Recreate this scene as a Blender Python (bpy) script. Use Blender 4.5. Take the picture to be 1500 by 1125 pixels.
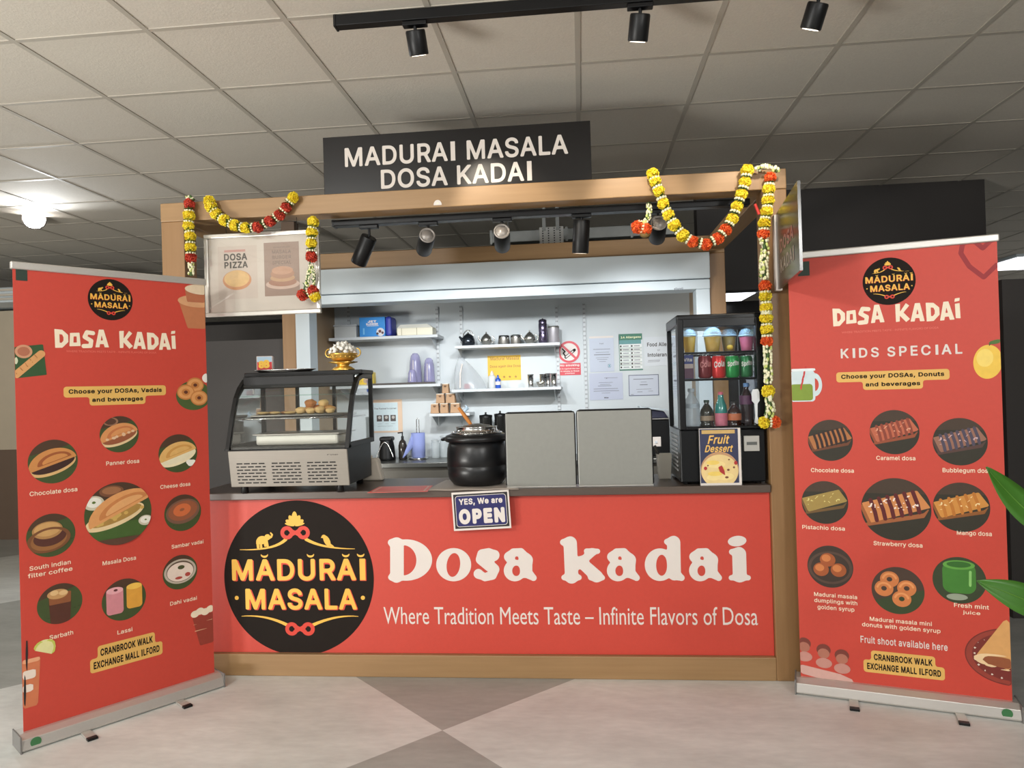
import bpy, math, random
import numpy as np
from mathutils import Matrix, Vector

for _o in list(bpy.data.objects):
    bpy.data.objects.remove(_o)
SC = bpy.context.scene
COL = SC.collection
random.seed(7)
PI = math.pi

# ------------------------------------------------------------------ camera
FPX, YAW, PITCH, ROLL = 1052.35, -0.0966, 0.0071, -0.0289
CAM = Vector((0.0, -3.5552, 1.4362))
_cy, _sy, _cp, _sp, _cr, _sr = math.cos(YAW), math.sin(YAW), math.cos(PITCH), math.sin(PITCH), math.cos(ROLL), math.sin(ROLL)
_fwd = Vector((_sy * _cp, _cy * _cp, _sp))
_rt0 = Vector((_cy, -_sy, 0))
_up0 = _rt0.cross(_fwd)
_rt = _rt0 * _cr + _up0 * _sr
_up = -_rt0 * _sr + _up0 * _cr
cd = bpy.data.cameras.new('camera')
cd.sensor_width = 36.0
cd.lens = FPX / 1500.0 * 36.0
cd.clip_start = 0.05
cam = bpy.data.objects.new('camera', cd)
cam.matrix_world = Matrix(((_rt.x, _up.x, -_fwd.x, CAM.x), (_rt.y, _up.y, -_fwd.y, CAM.y), (_rt.z, _up.z, -_fwd.z, CAM.z), (0, 0, 0, 1)))
COL.objects.link(cam)
SC.camera = cam

# ------------------------------------------------------------------ exposure, world, lights
vs = SC.view_settings
vs.view_transform = 'Standard'
vs.look = 'None'
vs.gamma = 1.0
vs.use_curve_mapping = False
vs.exposure = 0.0

def lin(c):
    return tuple((v / 255 / 12.92) if v / 255 <= 0.04045 else ((v / 255 + 0.055) / 1.055) ** 2.4 for v in c)

world = bpy.data.worlds.new('world')
SC.world = world
world.use_nodes = True
world.node_tree.nodes['Background'].inputs[0].default_value = (1.0, 1.0, 0.98, 1)
world.node_tree.nodes['Background'].inputs[1].default_value = 0.5

def aim(o, target):
    d = Vector(target) - o.location
    o.rotation_euler = d.to_track_quat('-Z', 'Y').to_euler()

def area(name, loc, target, size, size_y, power, col):
    l = bpy.data.lights.new(name, 'AREA')
    l.shape = 'RECTANGLE'; l.size = size; l.size_y = size_y; l.energy = power; l.color = col
    o = bpy.data.objects.new(name, l); o.location = loc; COL.objects.link(o); aim(o, target)
    return o

def spot(name, loc, target, power, angle, blend, col, radius=0.03):
    l = bpy.data.lights.new(name, 'SPOT')
    l.energy = power; l.spot_size = math.radians(angle); l.spot_blend = blend; l.color = col; l.shadow_soft_size = radius
    o = bpy.data.objects.new(name, l); o.location = loc; COL.objects.link(o); aim(o, target)
    return o

WARM = (1.0, 0.88, 0.72)
NEUT = (1.0, 1.0, 0.98)
COOL = (0.93, 0.97, 1.0)
# mall luminaire in the ceiling at front left, then unseen lights added as fill
area('mall_light_front_left', (-2.45, -4.3, 2.93), (-1.2, 0, 0.9), 0.35, 0.35, 92, NEUT)
area('fill_light_front_right', (2.3, -4.9, 2.93), (1.0, 0, 1.0), 0.6, 0.6, 100, NEUT)  # added fill from the right, out of view
area('fill_light_behind', (0.0, -6.5, 2.9), (0, -4.5, 0), 1.2, 1.2, 75, NEUT)  # added fill from behind the camera
area('ceiling_fill_left', (-4.6, -4.4, 0.25), (-3.6, -3.4, 2.98), 1.6, 1.0, 260, (1.0, 0.98, 0.93))  # added light without a fitting, brightens the left ceiling
# linear luminaire at the left that dazzles the camera (its fitting is built below)
spot('dazzling_lamp_left', (-4.38, 1.95, 2.86), (-2.5, -1.5, 0.5), 60, 150, 0.6, COOL, 0.05)

# ------------------------------------------------------------------ picture-to-place helpers
def ray(px, py):
    return _fwd + _rt * ((px - 750) / FPX) - _up * ((py - 562.5) / FPX)
def P(px, py, Y):
    d = ray(px, py)
    return CAM + d * ((Y - CAM.y) / d.y)
def PZ(px, py, Z):
    d = ray(px, py)
    return CAM + d * ((Z - CAM.z) / d.z)
def PPL(px, py, o, n):
    d = ray(px, py)
    return CAM + d * ((o - CAM).dot(n) / d.dot(n))

# ------------------------------------------------------------------ materials
_M = {}
def mat(name, col=(128, 128, 128), rough=0.5, metal=0.0, var=0.08, scale=9.0, bump=0.0, emit=0.0, spec=0.5, coat=0.0, stretch=None, alpha=None):
    if name in _M:
        return _M[name]
    m = bpy.data.materials.new(name); m.use_nodes = True
    nt = m.node_tree; b = nt.nodes['Principled BSDF']
    L = lin(col)
    tc = nt.nodes.new('ShaderNodeTexCoord'); mp = nt.nodes.new('ShaderNodeMapping')
    if stretch: mp.inputs['Scale'].default_value = stretch
    nz = nt.nodes.new('ShaderNodeTexNoise'); nz.inputs['Scale'].default_value = scale; nz.inputs['Detail'].default_value = 4
    nt.links.new(tc.outputs['Object'], mp.inputs[0]); nt.links.new(mp.outputs[0], nz.inputs['Vector'])
    mx = nt.nodes.new('ShaderNodeMix'); mx.data_type = 'RGBA'
    mx.inputs[6].default_value = (*[max(0, v * (1 - var)) for v in L], 1)
    mx.inputs[7].default_value = (*[min(1, v * (1 + var)) for v in L], 1)
    nt.links.new(nz.outputs['Fac'], mx.inputs[0]); nt.links.new(mx.outputs[2], b.inputs['Base Color'])
    b.inputs['Roughness'].default_value = rough; b.inputs['Metallic'].default_value = metal
    b.inputs['Specular IOR Level'].default_value = spec; b.inputs['Coat Weight'].default_value = coat
    if bump:
        bp = nt.nodes.new('ShaderNodeBump'); bp.inputs['Strength'].default_value = bump; bp.inputs['Distance'].default_value = 0.004
        nt.links.new(nz.outputs['Fac'], bp.inputs['Height']); nt.links.new(bp.outputs[0], b.inputs['Normal'])
    if emit:
        b.inputs['Emission Color'].default_value = (*L, 1); b.inputs['Emission Strength'].default_value = emit
    if alpha is not None: b.inputs['Alpha'].default_value = alpha
    _M[name] = m
    return m

def glass(name, tint=(255, 255, 255), gloss=0.10, rough=0.02):
    if name in _M: return _M[name]
    m = bpy.data.materials.new(name); m.use_nodes = True; nt = m.node_tree
    for n in list(nt.nodes):
        if n.type == 'BSDF_PRINCIPLED': nt.nodes.remove(n)
    out = [n for n in nt.nodes if n.type == 'OUTPUT_MATERIAL'][0]
    tr = nt.nodes.new('ShaderNodeBsdfTransparent'); tr.inputs[0].default_value = (*lin(tint), 1)
    gl = nt.nodes.new('ShaderNodeBsdfGlossy'); gl.inputs['Roughness'].default_value = rough
    fr = nt.nodes.new('ShaderNodeLayerWeight'); fr.inputs[0].default_value = 0.25
    ad = nt.nodes.new('ShaderNodeMath'); ad.operation = 'MULTIPLY_ADD'; ad.inputs[1].default_value = 0.45; ad.inputs[2].default_value = gloss * 0.4
    ad.use_clamp = True
    nt.links.new(fr.outputs['Fresnel'], ad.inputs[0])
    mix = nt.nodes.new('ShaderNodeMixShader')
    nt.links.new(ad.outputs[0], mix.inputs[0]); nt.links.new(tr.outputs[0], mix.inputs[1]); nt.links.new(gl.outputs[0], mix.inputs[2])
    nt.links.new(mix.outputs[0], out.inputs[0])
    _M[name] = m
    return m

def film(name, col, alpha, rough=0.3):
    return mat(name, col, rough, alpha=alpha, var=0.05)

def wood(name, c1, c2, axis='x', rough=0.45):
    if name in _M: return _M[name]
    m = mat(name, c1, rough, var=0.1, scale=5.0, stretch={'x': (0.5, 9, 9), 'z': (9, 9, 0.5), 'y': (9, 0.5, 9)}[axis])
    nt = m.node_tree
    mx = [n for n in nt.nodes if n.type == 'MIX'][0]
    mx.inputs[6].default_value = (*lin(c1), 1); mx.inputs[7].default_value = (*lin(c2), 1)
    return m

def PM(*c):
    return mat('print_%d_%d_%d' % c, c, 0.55, var=0.10, scale=40)

# ------------------------------------------------------------------ 2-D signed shapes (for lettering and printed artwork)
def s_seg(x0, y0, x1, y1, r, r2=None):
    r2 = r if r2 is None else r2
    def f(X, Y):
        dx, dy = x1 - x0, y1 - y0
        t = np.clip(((X - x0) * dx + (Y - y0) * dy) / max(1e-12, dx * dx + dy * dy), 0, 1)
        return np.hypot(X - x0 - t * dx, Y - y0 - t * dy) - (r + (r2 - r) * t)
    return f
def s_line(pts, r):
    n = len(pts)
    rr = r if isinstance(r, (list, tuple)) else [r] * n
    fs = [s_seg(*pts[i], *pts[i + 1], rr[i], rr[i + 1]) for i in range(n - 1)]
    return lambda X, Y: np.minimum.reduce([f(X, Y) for f in fs])
def s_ell(cx, cy, a, b, ang=0.0):
    c, s = math.cos(ang), math.sin(ang)
    def f(X, Y):
        x = (X - cx) * c + (Y - cy) * s; y = -(X - cx) * s + (Y - cy) * c
        return (np.sqrt((x / a) ** 2 + (y / b) ** 2) - 1) * min(a, b)
    return f
def s_ring(cx, cy, a, b, w, ang=0.0):
    e = s_ell(cx, cy, a, b, ang)
    return lambda X, Y: np.abs(e(X, Y)) - w
def s_poly(pts):
    def f(X, Y):
        d = np.full(X.shape, 1e9); inside = np.zeros(X.shape, bool)
        n = len(pts)
        for i in range(n):
            x0, y0 = pts[i]; x1, y1 = pts[(i + 1) % n]
            d = np.minimum(d, s_seg(x0, y0, x1, y1, 0)(X, Y))
            if y0 != y1:
                cr = ((y0 > Y) != (y1 > Y)) & (X < (x1 - x0) * (Y - y0) / (y1 - y0) + x0)
                inside ^= cr
        return np.where(inside, -d, d)
    return f
def s_un(*fs, k=0.0):
    def f(X, Y):
        d = fs[0](X, Y)
        for g in fs[1:]:
            e = g(X, Y)
            if k > 0:
                h = np.maximum(k - np.abs(d - e), 0) / k
                d = np.minimum(d, e) - h * h * k / 4
            else:
                d = np.minimum(d, e)
        return d
    return f
def s_sub(a, *bs):
    return lambda X, Y: np.maximum.reduce([a(X, Y)] + [-b(X, Y) for b in bs])
def s_int(a, *bs):
    return lambda X, Y: np.maximum.reduce([a(X, Y)] + [b(X, Y) for b in bs])
def s_rrect(cx, cy, hw, hh, r):
    def f(X, Y):
        qx = np.abs(X - cx) - hw + r; qy = np.abs(Y - cy) - hh + r
        return np.hypot(np.maximum(qx, 0), np.maximum(qy, 0)) + np.minimum(np.maximum(qx, qy), 0) - r
    return f

def iso(fn, x0, x1, y0, y1, n):
    """Filled contour fn<=0 as flat polygons (marching squares, runs of full cells merged)."""
    h = (x1 - x0) / n
    ny = max(1, int(math.ceil((y1 - y0) / h)))
    xs = x0 + h * np.arange(n + 1); ys = y0 + h * np.arange(ny + 1)
    X, Y = np.meshgrid(xs, ys)
    D = fn(X, Y)
    V, F = [], []
    def emit(poly):
        b = len(V); V.extend(poly); F.append(list(range(b, b + len(poly))))
    ins = D <= 0
    for j in range(ny):
        i = 0
        row, row2 = ins[j], ins[j + 1]
        if not (row.any() or row2.any()): continue
        while i < n:
            c = (row[i], row[i + 1], row2[i + 1], row2[i])
            if all(c):
                k = i
                while k + 1 < n and row[k + 2] and row2[k + 2]: k += 1
                emit([(xs[i], ys[j]), (xs[k + 1], ys[j]), (xs[k + 1], ys[j + 1]), (xs[i], ys[j + 1])])
                i = k + 1
                continue
            if any(c):
                q = [(xs[i], ys[j], D[j, i]), (xs[i + 1], ys[j], D[j, i + 1]), (xs[i + 1], ys[j + 1], D[j + 1, i + 1]), (xs[i], ys[j + 1], D[j + 1, i])]
                poly = []
                for a in range(4):
                    p, r = q[a], q[(a + 1) % 4]
                    if p[2] <= 0: poly.append((p[0], p[1]))
                    if (p[2] <= 0) != (r[2] <= 0):
                        t = p[2] / (p[2] - r[2])
                        poly.append((p[0] + t * (r[0] - p[0]), p[1] + t * (r[1] - p[1])))
                if len(poly) >= 3: emit(poly)
            i += 1
    return V, F

# ------------------------------------------------------------------ text
_TX = {}
FONT = None
try:
    import os
    FONT = bpy.data.fonts.load(os.path.join(bpy.utils.system_resource('DATAFILES'), 'fonts', 'Inter.woff2'))
except Exception:
    FONT = None
def _curve(s, font, fill, space=1.0):
    cu = bpy.data.curves.new('t', 'FONT'); cu.body = s; cu.size = 1.0; cu.space_character = space
    cu.resolution_u = 3; cu.fill_mode = fill
    if font and FONT: cu.font = FONT
    o = bpy.data.objects.new('t', cu)
    me = bpy.data.meshes.new_from_object(o)
    V = [(v.co.x, v.co.y) for v in me.vertices]; F = [list(p.vertices) for p in me.polygons]; E = [tuple(e.vertices) for e in me.edges]
    bpy.data.objects.remove(o); bpy.data.curves.remove(cu); bpy.data.meshes.remove(me)
    return V, F, E
_GL = {}
def _width(s, font):
    k = ('w', s, font)
    if k not in _GL:
        V = _curve(s, font, 'NONE')[0]; xs = [v[0] for v in V]; _GL[k] = (min(xs), max(xs))
    return _GL[k]
def glyph(ch, bold, font, cell=0.016):
    """outline of one character, thickened by an even offset, as flat polygons with its advance"""
    k = (ch, bold, font, cell)
    if k in _GL: return _GL[k]
    hh = _width('HH', font); h1 = _width('H' + ch + 'H', font)
    adv = (h1[1] - h1[0]) - (hh[1] - hh[0])
    if ch == ' ':
        _GL[k] = ([], [], adv); return _GL[k]
    if ch == 'I' and font and FONT:          # plain upright without cross strokes
        hv = _curve('H', font, 'NONE')[0]; cap = max(v[1] for v in hv)
        b = bold; x0, x1 = 0.085, 0.185
        _GL[k] = ([(x0 - b, -b), (x1 + b, -b), (x1 + b, cap + b), (x0 - b, cap + b)], [[0, 1, 2, 3]], 0.27); return _GL[k]
    V, _, E = _curve(ch, font, 'NONE')
    nb = {}
    for a, b in E: nb.setdefault(a, []).append(b); nb.setdefault(b, []).append(a)
    seen = set(); loops = []
    for st in range(len(V)):
        if st in seen or st not in nb: continue
        lp = [st]; seen.add(st); cur = st
        nxt = st + 1 if st + 1 in nb[st] else nb[st][0]
        while nxt not in seen:
            lp.append(nxt); seen.add(nxt)
            c2 = [q for q in nb[nxt] if q not in seen]
            cur = nxt
            if not c2: break
            nxt = c2[0]
        loops.append([V[i] for i in lp])
    x0 = min(v[0] for v in V) - bold - cell * 2; x1 = max(v[0] for v in V) + bold + cell * 2
    y0 = min(v[1] for v in V) - bold - cell * 2; y1 = max(v[1] for v in V) + bold + cell * 2
    def f(X, Y):
        d = np.full(X.shape, 1e9); w = np.zeros(X.shape, int)
        for lp in loops:
            for i in range(len(lp)):
                ax, ay = lp[i]; bx, by = lp[(i + 1) % len(lp)]
                d = np.minimum(d, s_seg(ax, ay, bx, by, 0)(X, Y))
                if ay != by:
                    side = (bx - ax) * (Y - ay) - (X - ax) * (by - ay)
                    w += ((ay <= Y) & (by > Y) & (side > 0)).astype(int) - ((ay > Y) & (by <= Y) & (side < 0)).astype(int)
        return np.where(w != 0, -d, d) - bold
    GV, GF = iso(f, x0, x1, y0, y1, max(8, int((x1 - x0) / cell)))
    hx = _width(ch + 'H', font)
    left = (h1[0] - hh[0]) * 0
    _GL[k] = (GV, GF, adv); return _GL[k]
def text2d(s, bold=0.0, space=1.0, font=True, cell=0.016):
    key = (s, bold, space, font, cell)
    if key in _TX: return _TX[key]
    if bold <= 0 and not (font and FONT):
        V, F, _ = _curve(s, font, 'FRONT', space)
    else:
        V, F, x = [], [], 0.0
        for ch in s:
            gv, gf, adv = glyph(ch, max(bold, 0), font, cell)
            b = len(V); V += [(p[0] + x, p[1]) for p in gv]; F += [[b + i for i in f] for f in gf]
            x += adv * space + max(bold, 0) * 1.4
    xs = [v[0] for v in V]; ys = [v[1] for v in V]
    _TX[key] = (V, F, min(xs), max(xs), min(ys), max(ys))
    return _TX[key]

# ------------------------------------------------------------------ mesh builder
MW = {}
class G:
    def __init__(s, T=None):
        s.v = []; s.f = []; s.m = []; s.sm = []; s.mats = []; s.T = T or Matrix.Identity(4)
    def mi(s, m):
        if m not in s.mats: s.mats.append(m)
        return s.mats.index(m)
    def add(s, V, F, m, smooth=False):
        b = len(s.v); T = s.T
        s.v.extend([T @ Vector(v) for v in V]); k = s.mi(m)
        for f in F:
            s.f.append([b + i for i in f]); s.m.append(k); s.sm.append(smooth)
        return s
    def box(s, x0, x1, y0, y1, z0, z1, m):
        V = [(x0, y0, z0), (x1, y0, z0), (x1, y1, z0), (x0, y1, z0), (x0, y0, z1), (x1, y0, z1), (x1, y1, z1), (x0, y1, z1)]
        return s.add(V, [(0, 3, 2, 1), (4, 5, 6, 7), (0, 1, 5, 4), (1, 2, 6, 5), (2, 3, 7, 6), (3, 0, 4, 7)], m)
    def tube(s, pts, r, m, n=8, caps=True):
        pts = [Vector(p) for p in pts]; N = len(pts)
        rr = list(r) if isinstance(r, (list, tuple)) else [r] * N
        V = []; F = []
        up = None
        for i, p in enumerate(pts):
            t = (pts[min(i + 1, N - 1)] - pts[max(i - 1, 0)])
            t = t.normalized() if t.length > 1e-9 else Vector((0, 0, 1))
            if up is None:
                up = t.orthogonal().normalized()
            else:
                up = (up - t * up.dot(t))
                up = up.normalized() if up.length > 1e-6 else t.orthogonal().normalized()
            w = t.cross(up)
            for k in range(n):
                a = 2 * PI * k / n
                V.append(p + (up * math.cos(a) + w * math.sin(a)) * rr[i])
        for i in range(N - 1):
            for k in range(n):
                a, b = i * n + k, i * n + (k + 1) % n
                F.append((a, b, b + n, a + n))
        s.add(V, F, m, True)
        if caps:
            s.add(V[:n], [list(range(n))[::-1]], m); s.add(V[-n:], [list(range(n))], m)
        return s
    def cyl(s, p0, p1, r, m, n=20, r1=None):
        return s.tube([p0, p1], [r, r if r1 is None else r1], m, n)
    def lathe(s, prof, m, n=28, c=(0, 0, 0), smooth=True, caps=True):
        V = []; F = []
        for r, z in prof:
            for k in range(n):
                a = 2 * PI * k / n
                V.append((c[0] + r * math.cos(a), c[1] + r * math.sin(a), c[2] + z))
        for i in range(len(prof) - 1):
            for k in range(n):
                a, b = i * n + k, i * n + (k + 1) % n
                F.append((a, b, b + n, a + n))
        s.add(V, F, m, smooth)
        if not caps: return s
        if prof[0][0] > 1e-6: s.add(V[:n], [list(range(n))[::-1]], m)
        if prof[-1][0] > 1e-6: s.add(V[-n:], [list(range(n))], m)
        return s
    def ball(s, c, r, m, sc=(1, 1, 1), n=12, k=8):
        V = []; F = []
        for i in range(k + 1):
            th = PI * i / k
            for j in range(n):
                a = 2 * PI * j / n
                V.append((c[0] + r * sc[0] * math.sin(th) * math.cos(a), c[1] + r * sc[1] * math.sin(th) * math.sin(a), c[2] - r * sc[2] * math.cos(th)))
        for i in range(k):
            for j in range(n):
                a, b = i * n + j, i * n + (j + 1) % n
                F.append((a, b, b + n, a + n))
        return s.add(V, F, m, True)
    def prism(s, poly, z0, z1, m, mcap=None):
        n = len(poly)
        V = [(x, y, z0) for x, y in poly] + [(x, y, z1) for x, y in poly]
        s.add(V, [(i, (i + 1) % n, (i + 1) % n + n, i + n) for i in range(n)], m)
        return s.add(V, [list(range(n))[::-1], list(range(n, 2 * n))], mcap or m)
    def sheet(s, grid, m, smooth=True):
        nu = len(grid); nv = len(grid[0])
        V = [p for r in grid for p in r]
        return s.add(V, [(i * nv + j, i * nv + j + 1, (i + 1) * nv + j + 1, (i + 1) * nv + j) for i in range(nu - 1) for j in range(nv - 1)], m, smooth)
    def rect(s, x0, x1, y0, y1, z, m):
        return s.add([(x0, y0, z), (x1, y0, z), (x1, y1, z), (x0, y1, z)], [(0, 1, 2, 3)], m)
    def poly(s, pts, z, m):
        return s.add([(x, y, z) for x, y in pts], [list(range(len(pts)))], m)
    def shape(s, fn, box, n, z, m):
        V, F = iso(fn, *box, n)
        return s.add([(x, y, z) for x, y in V], F, m) if V else s
    def disc(s, cx, cy, r, z, m, n=40, ry=None):
        return s.poly([(cx + r * math.cos(2 * PI * k / n), cy + (ry or r) * math.sin(2 * PI * k / n)) for k in range(n)], z, m)
    def text(s, t, x, y, z, m, w=None, h=None, bold=0.0, space=1.0, ang=0.0, align='c', shear=0.0, font=True, cell=0.02):
        """t centred on (x,y), fitted to width w and/or height h"""
        V, F, a, b, c, d = text2d(t, bold, space, font, cell)
        sx = (w / (b - a)) if w else None; sy = (h / (d - c)) if h else None
        sx = sx or sy; sy = sy or sx
        ca, sa = math.cos(ang), math.sin(ang)
        out = []
        for px, py in V:
            X = (px - ((a + b) / 2 if align == 'c' else a)) * sx; Y = (py - (c + d) / 2) * sy
            X += shear * Y
            out.append((x + X * ca - Y * sa, y + X * sa + Y * ca, z))
        return s.add(out, F, m)
    def build(s, name, parent=None, bevel=0.0, seg=2, auto=None):
        me = bpy.data.meshes.new(name)
        inv = MW[parent].inverted() if parent in MW else Matrix.Identity(4)
        me.from_pydata([tuple(inv @ v) for v in s.v], [], s.f)
        for m in s.mats: me.materials.append(m)
        me.polygons.foreach_set('material_index', s.m)
        me.polygons.foreach_set('use_smooth', s.sm)
        me.update()
        o = bpy.data.objects.new(name, me); COL.objects.link(o)
        if parent: o.parent = parent; MW[o] = MW[parent]
        else: MW[o] = Matrix.Identity(4)
        if bevel:
            b = o.modifiers.new('bevel', 'BEVEL'); b.width = bevel; b.segments = seg; b.limit_method = 'ANGLE'; b.angle_limit = 0.7
        return o

def tag(o, label, cat, group=None, kind=None):
    o['label'] = label; o['category'] = cat
    if group: o['group'] = group
    if kind: o['kind'] = kind
    return o
def thing(name, label, cat, loc=(0, 0, 0), group=None, rotz=0.0):
    o = bpy.data.objects.new(name, None); COL.objects.link(o)
    o.empty_display_size = 0.05
    o.location = loc; o.rotation_euler = (0, 0, rotz)
    MW[o] = Matrix.Translation(Vector(loc)) @ Matrix.Rotation(rotz, 4, 'Z')
    return tag(o, label, cat, group)
def struct(o, label=None, cat=None):
    o['kind'] = 'structure'
    if label: o['label'] = label
    if cat: o['category'] = cat
    return o
def dup(root, loc, label=None, rotz=None, group=None):
    r = root.copy(); COL.objects.link(r); r.location = loc
    if rotz is not None: r.rotation_euler = (0, 0, rotz)
    MW[r] = Matrix.Translation(Vector(loc)) @ Matrix.Rotation(r.rotation_euler[2], 4, 'Z')
    if label: r['label'] = label
    if group: r['group'] = group
    for ch in list(root.children):
        c = ch.copy(); COL.objects.link(c); c.parent = r
        for g in list(ch.children):
            d = g.copy(); COL.objects.link(d); d.parent = c
    return r
def put(name, mesh, parent, world, rot=None, scale=1.0):
    """one more part that shares mesh data, placed by its world position"""
    o = bpy.data.objects.new(name, mesh); COL.objects.link(o); o.parent = parent
    o.location = MW[parent].inverted() @ Vector(world)
    if rot is not None: o.rotation_euler = rot
    o.scale = (scale,) * 3
    return o
def face_y(Y):
    """local (a,b,c) -> world (a, Y-c, b): artwork on a surface that faces the customers"""
    return Matrix(((1, 0, 0, 0), (0, 0, -1, Y), (0, 1, 0, 0), (0, 0, 0, 1)))

# ------------------------------------------------------------------ shared materials
BLACK = mat('black_plastic', (16, 16, 17), 0.42, var=0.15, spec=0.35)
BLACKM = mat('black_metal', (14, 14, 15), 0.4, var=0.15, spec=0.3)
WHITE = mat('white_paint', (206, 216, 221), 0.5, var=0.02)
STEEL = mat('brushed_steel', (166, 162, 156), 0.42, metal=0.9, var=0.06, scale=30, stretch=(0.2, 6, 6))
CHROME = mat('chrome', (215, 215, 215), 0.14, metal=1.0, var=0.02)
WOODX = wood('maple_across', (142, 110, 72), (166, 132, 92), 'x')
WOODZ = wood('maple_upright', (132, 98, 60), (156, 120, 80), 'z')
WOODY = wood('maple_deep', (138, 106, 70), (160, 126, 88), 'y')
RED = mat('banner_red', (200, 68, 53), 0.5, var=0.05, scale=60)
CREAM = mat('print_cream', (244, 228, 202), 0.55, var=0.03)
PWHITE = mat('print_white', (226, 217, 210), 0.55, var=0.02)
YEL = mat('print_amber', (240, 186, 74), 0.55, var=0.08)
DARKC = mat('print_charcoal', (34, 28, 24), 0.7, var=0.05, spec=0.15)
INK = mat('print_ink', (48, 40, 36), 0.55)
REDK = mat('print_knot_red', (214, 62, 44), 0.55, var=0.08)
PAPER = mat('white_paper', (208, 213, 218), 0.6, var=0.02)
GREYT = mat('print_grey_text', (120, 122, 130), 0.6)

# =================================================================== SETTING
H = 2.987            # ceiling height
GX, GY = -1.173, -0.107
def floor_material():
    m = bpy.data.materials.new('vinyl_floor'); m.use_nodes = True; nt = m.node_tree; b = nt.nodes['Principled BSDF']
    tc = nt.nodes.new('ShaderNodeTexCoord'); mp = nt.nodes.new('ShaderNodeMapping')
    mp.vector_type = 'TEXTURE'
    mp.inputs['Location'].default_value = (-0.63, -0.55, -0.5); mp.inputs['Rotation'].default_value = (0, 0, PI / 4)
    ck = nt.nodes.new('ShaderNodeTexChecker'); ck.inputs['Scale'].default_value = 1 / 1.9
    ck.inputs[1].default_value = (*lin((217, 219, 216)), 1); ck.inputs[2].default_value = (*lin((168, 170, 166)), 1)
    nt.links.new(tc.outputs['Object'], mp.inputs[0]); nt.links.new(mp.outputs[0], ck.inputs[0])
    n1 = nt.nodes.new('ShaderNodeTexNoise'); n1.inputs['Scale'].default_value = 1.6; n1.inputs['Detail'].default_value = 8; n1.inputs['Roughness'].default_value = 0.62
    n2 = nt.nodes.new('ShaderNodeTexNoise'); n2.inputs['Scale'].default_value = 14; n2.inputs['Detail'].default_value = 5
    sm = nt.nodes.new('ShaderNodeMapping'); sm.inputs['Scale'].default_value = (1, 2.6, 1)
    nt.links.new(tc.outputs['Object'], sm.inputs[0])
    for n in (n1, n2): nt.links.new(sm.outputs[0], n.inputs['Vector'])
    rp = nt.nodes.new('ShaderNodeMapRange'); rp.inputs[1].default_value = 0.3; rp.inputs[2].default_value = 0.7; rp.inputs[3].default_value = 0.82; rp.inputs[4].default_value = 1.1
    nt.links.new(n1.outputs['Fac'], rp.inputs[0])
    r2 = nt.nodes.new('ShaderNodeMapRange'); r2.inputs[1].default_value = 0.3; r2.inputs[2].default_value = 0.7; r2.inputs[3].default_value = 0.94; r2.inputs[4].default_value = 1.05
    nt.links.new(n2.outputs['Fac'], r2.inputs[0])
    ml = nt.nodes.new('ShaderNodeMath'); ml.operation = 'MULTIPLY'
    nt.links.new(rp.outputs[0], ml.inputs[0]); nt.links.new(r2.outputs[0], ml.inputs[1])
    vm = nt.nodes.new('ShaderNodeVectorMath'); vm.operation = 'SCALE'
    nt.links.new(ck.outputs[0], vm.inputs[0]); nt.links.new(ml.outputs[0], vm.inputs['Scale'])
    nt.links.new(vm.outputs[0], b.inputs['Base Color'])
    b.inputs['Roughness'].default_value = 0.42; b.inputs['Specular IOR Level'].default_value = 0.35
    return m
g = G(); g.box(-12, 10, -9, 12, -0.1, 0, floor_material())
struct(g.build('floor'), 'pale grey marbled vinyl floor with darker diamond inlay', 'floor')

TILE = mat('ceiling_tile', (206, 199, 187), 0.85, var=0.10, scale=120, bump=0.25)
TBAR = mat('ceiling_bar', (178, 171, 159), 0.6, var=0.05)
g = G(); g.box(-12, 10, -9, 12, H, H + 0.08, TILE)
ceil = struct(g.build('ceiling'), 'suspended ceiling of speckled beige tiles', 'ceiling')
g = G()
for i in range(-18, 19):
    x = GX + 0.6 * i
    if -12 < x < 10: g.box(x - 0.012, x + 0.012, -9, 12, H - 0.004, H + 0.001, TBAR)
for j in range(-14, 21):
    y = GY + 0.6 * j
    if -9 < y < 12: g.box(-12, 10, y - 0.012, y + 0.012, H - 0.0035, H + 0.001, TBAR)
struct(g.build('ceiling_grid', ceil))

DARKW = mat('dark_wall', (46, 42, 40), 0.6, var=0.12, scale=3)
DARKG = mat('dark_gloss_wall', (40, 38, 38), 0.25, var=0.1, scale=3)
GREYW = mat('grey_hoarding', (58, 54, 52), 0.6, var=0.06, scale=4)
SERV = mat('servery_wall', (202, 208, 210), 0.55, var=0.02, scale=3)
BROWNW = mat('servery_side', (168, 142, 112), 0.5, var=0.06, scale=6)
BEIGE = mat('beige_pillar', (190, 176, 154), 0.6, var=0.05)
BROWN2 = mat('brown_pillar', (108, 88, 72), 0.6, var=0.06)

# servery recess behind the stall
g = G(); g.box(-2.12, 0.96, 2.25, 2.33, 0, 2.44, SERV); struct(g.build('wall_back'))
g = G(); g.box(-2.12, -2.03, 1.66, 2.25, 0, 2.44, BROWNW); struct(g.build('wall_servery_left'))
g = G(); g.box(0.87, 0.96, 1.66, 2.25, 0, 2.44, BROWNW); struct(g.build('wall_servery_right'))
g = G(); g.box(-2.12, 0.96, 1.66, 2.33, 2.44, 2.47, DARKW); struct(g.build('trim_servery_top'))
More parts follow.
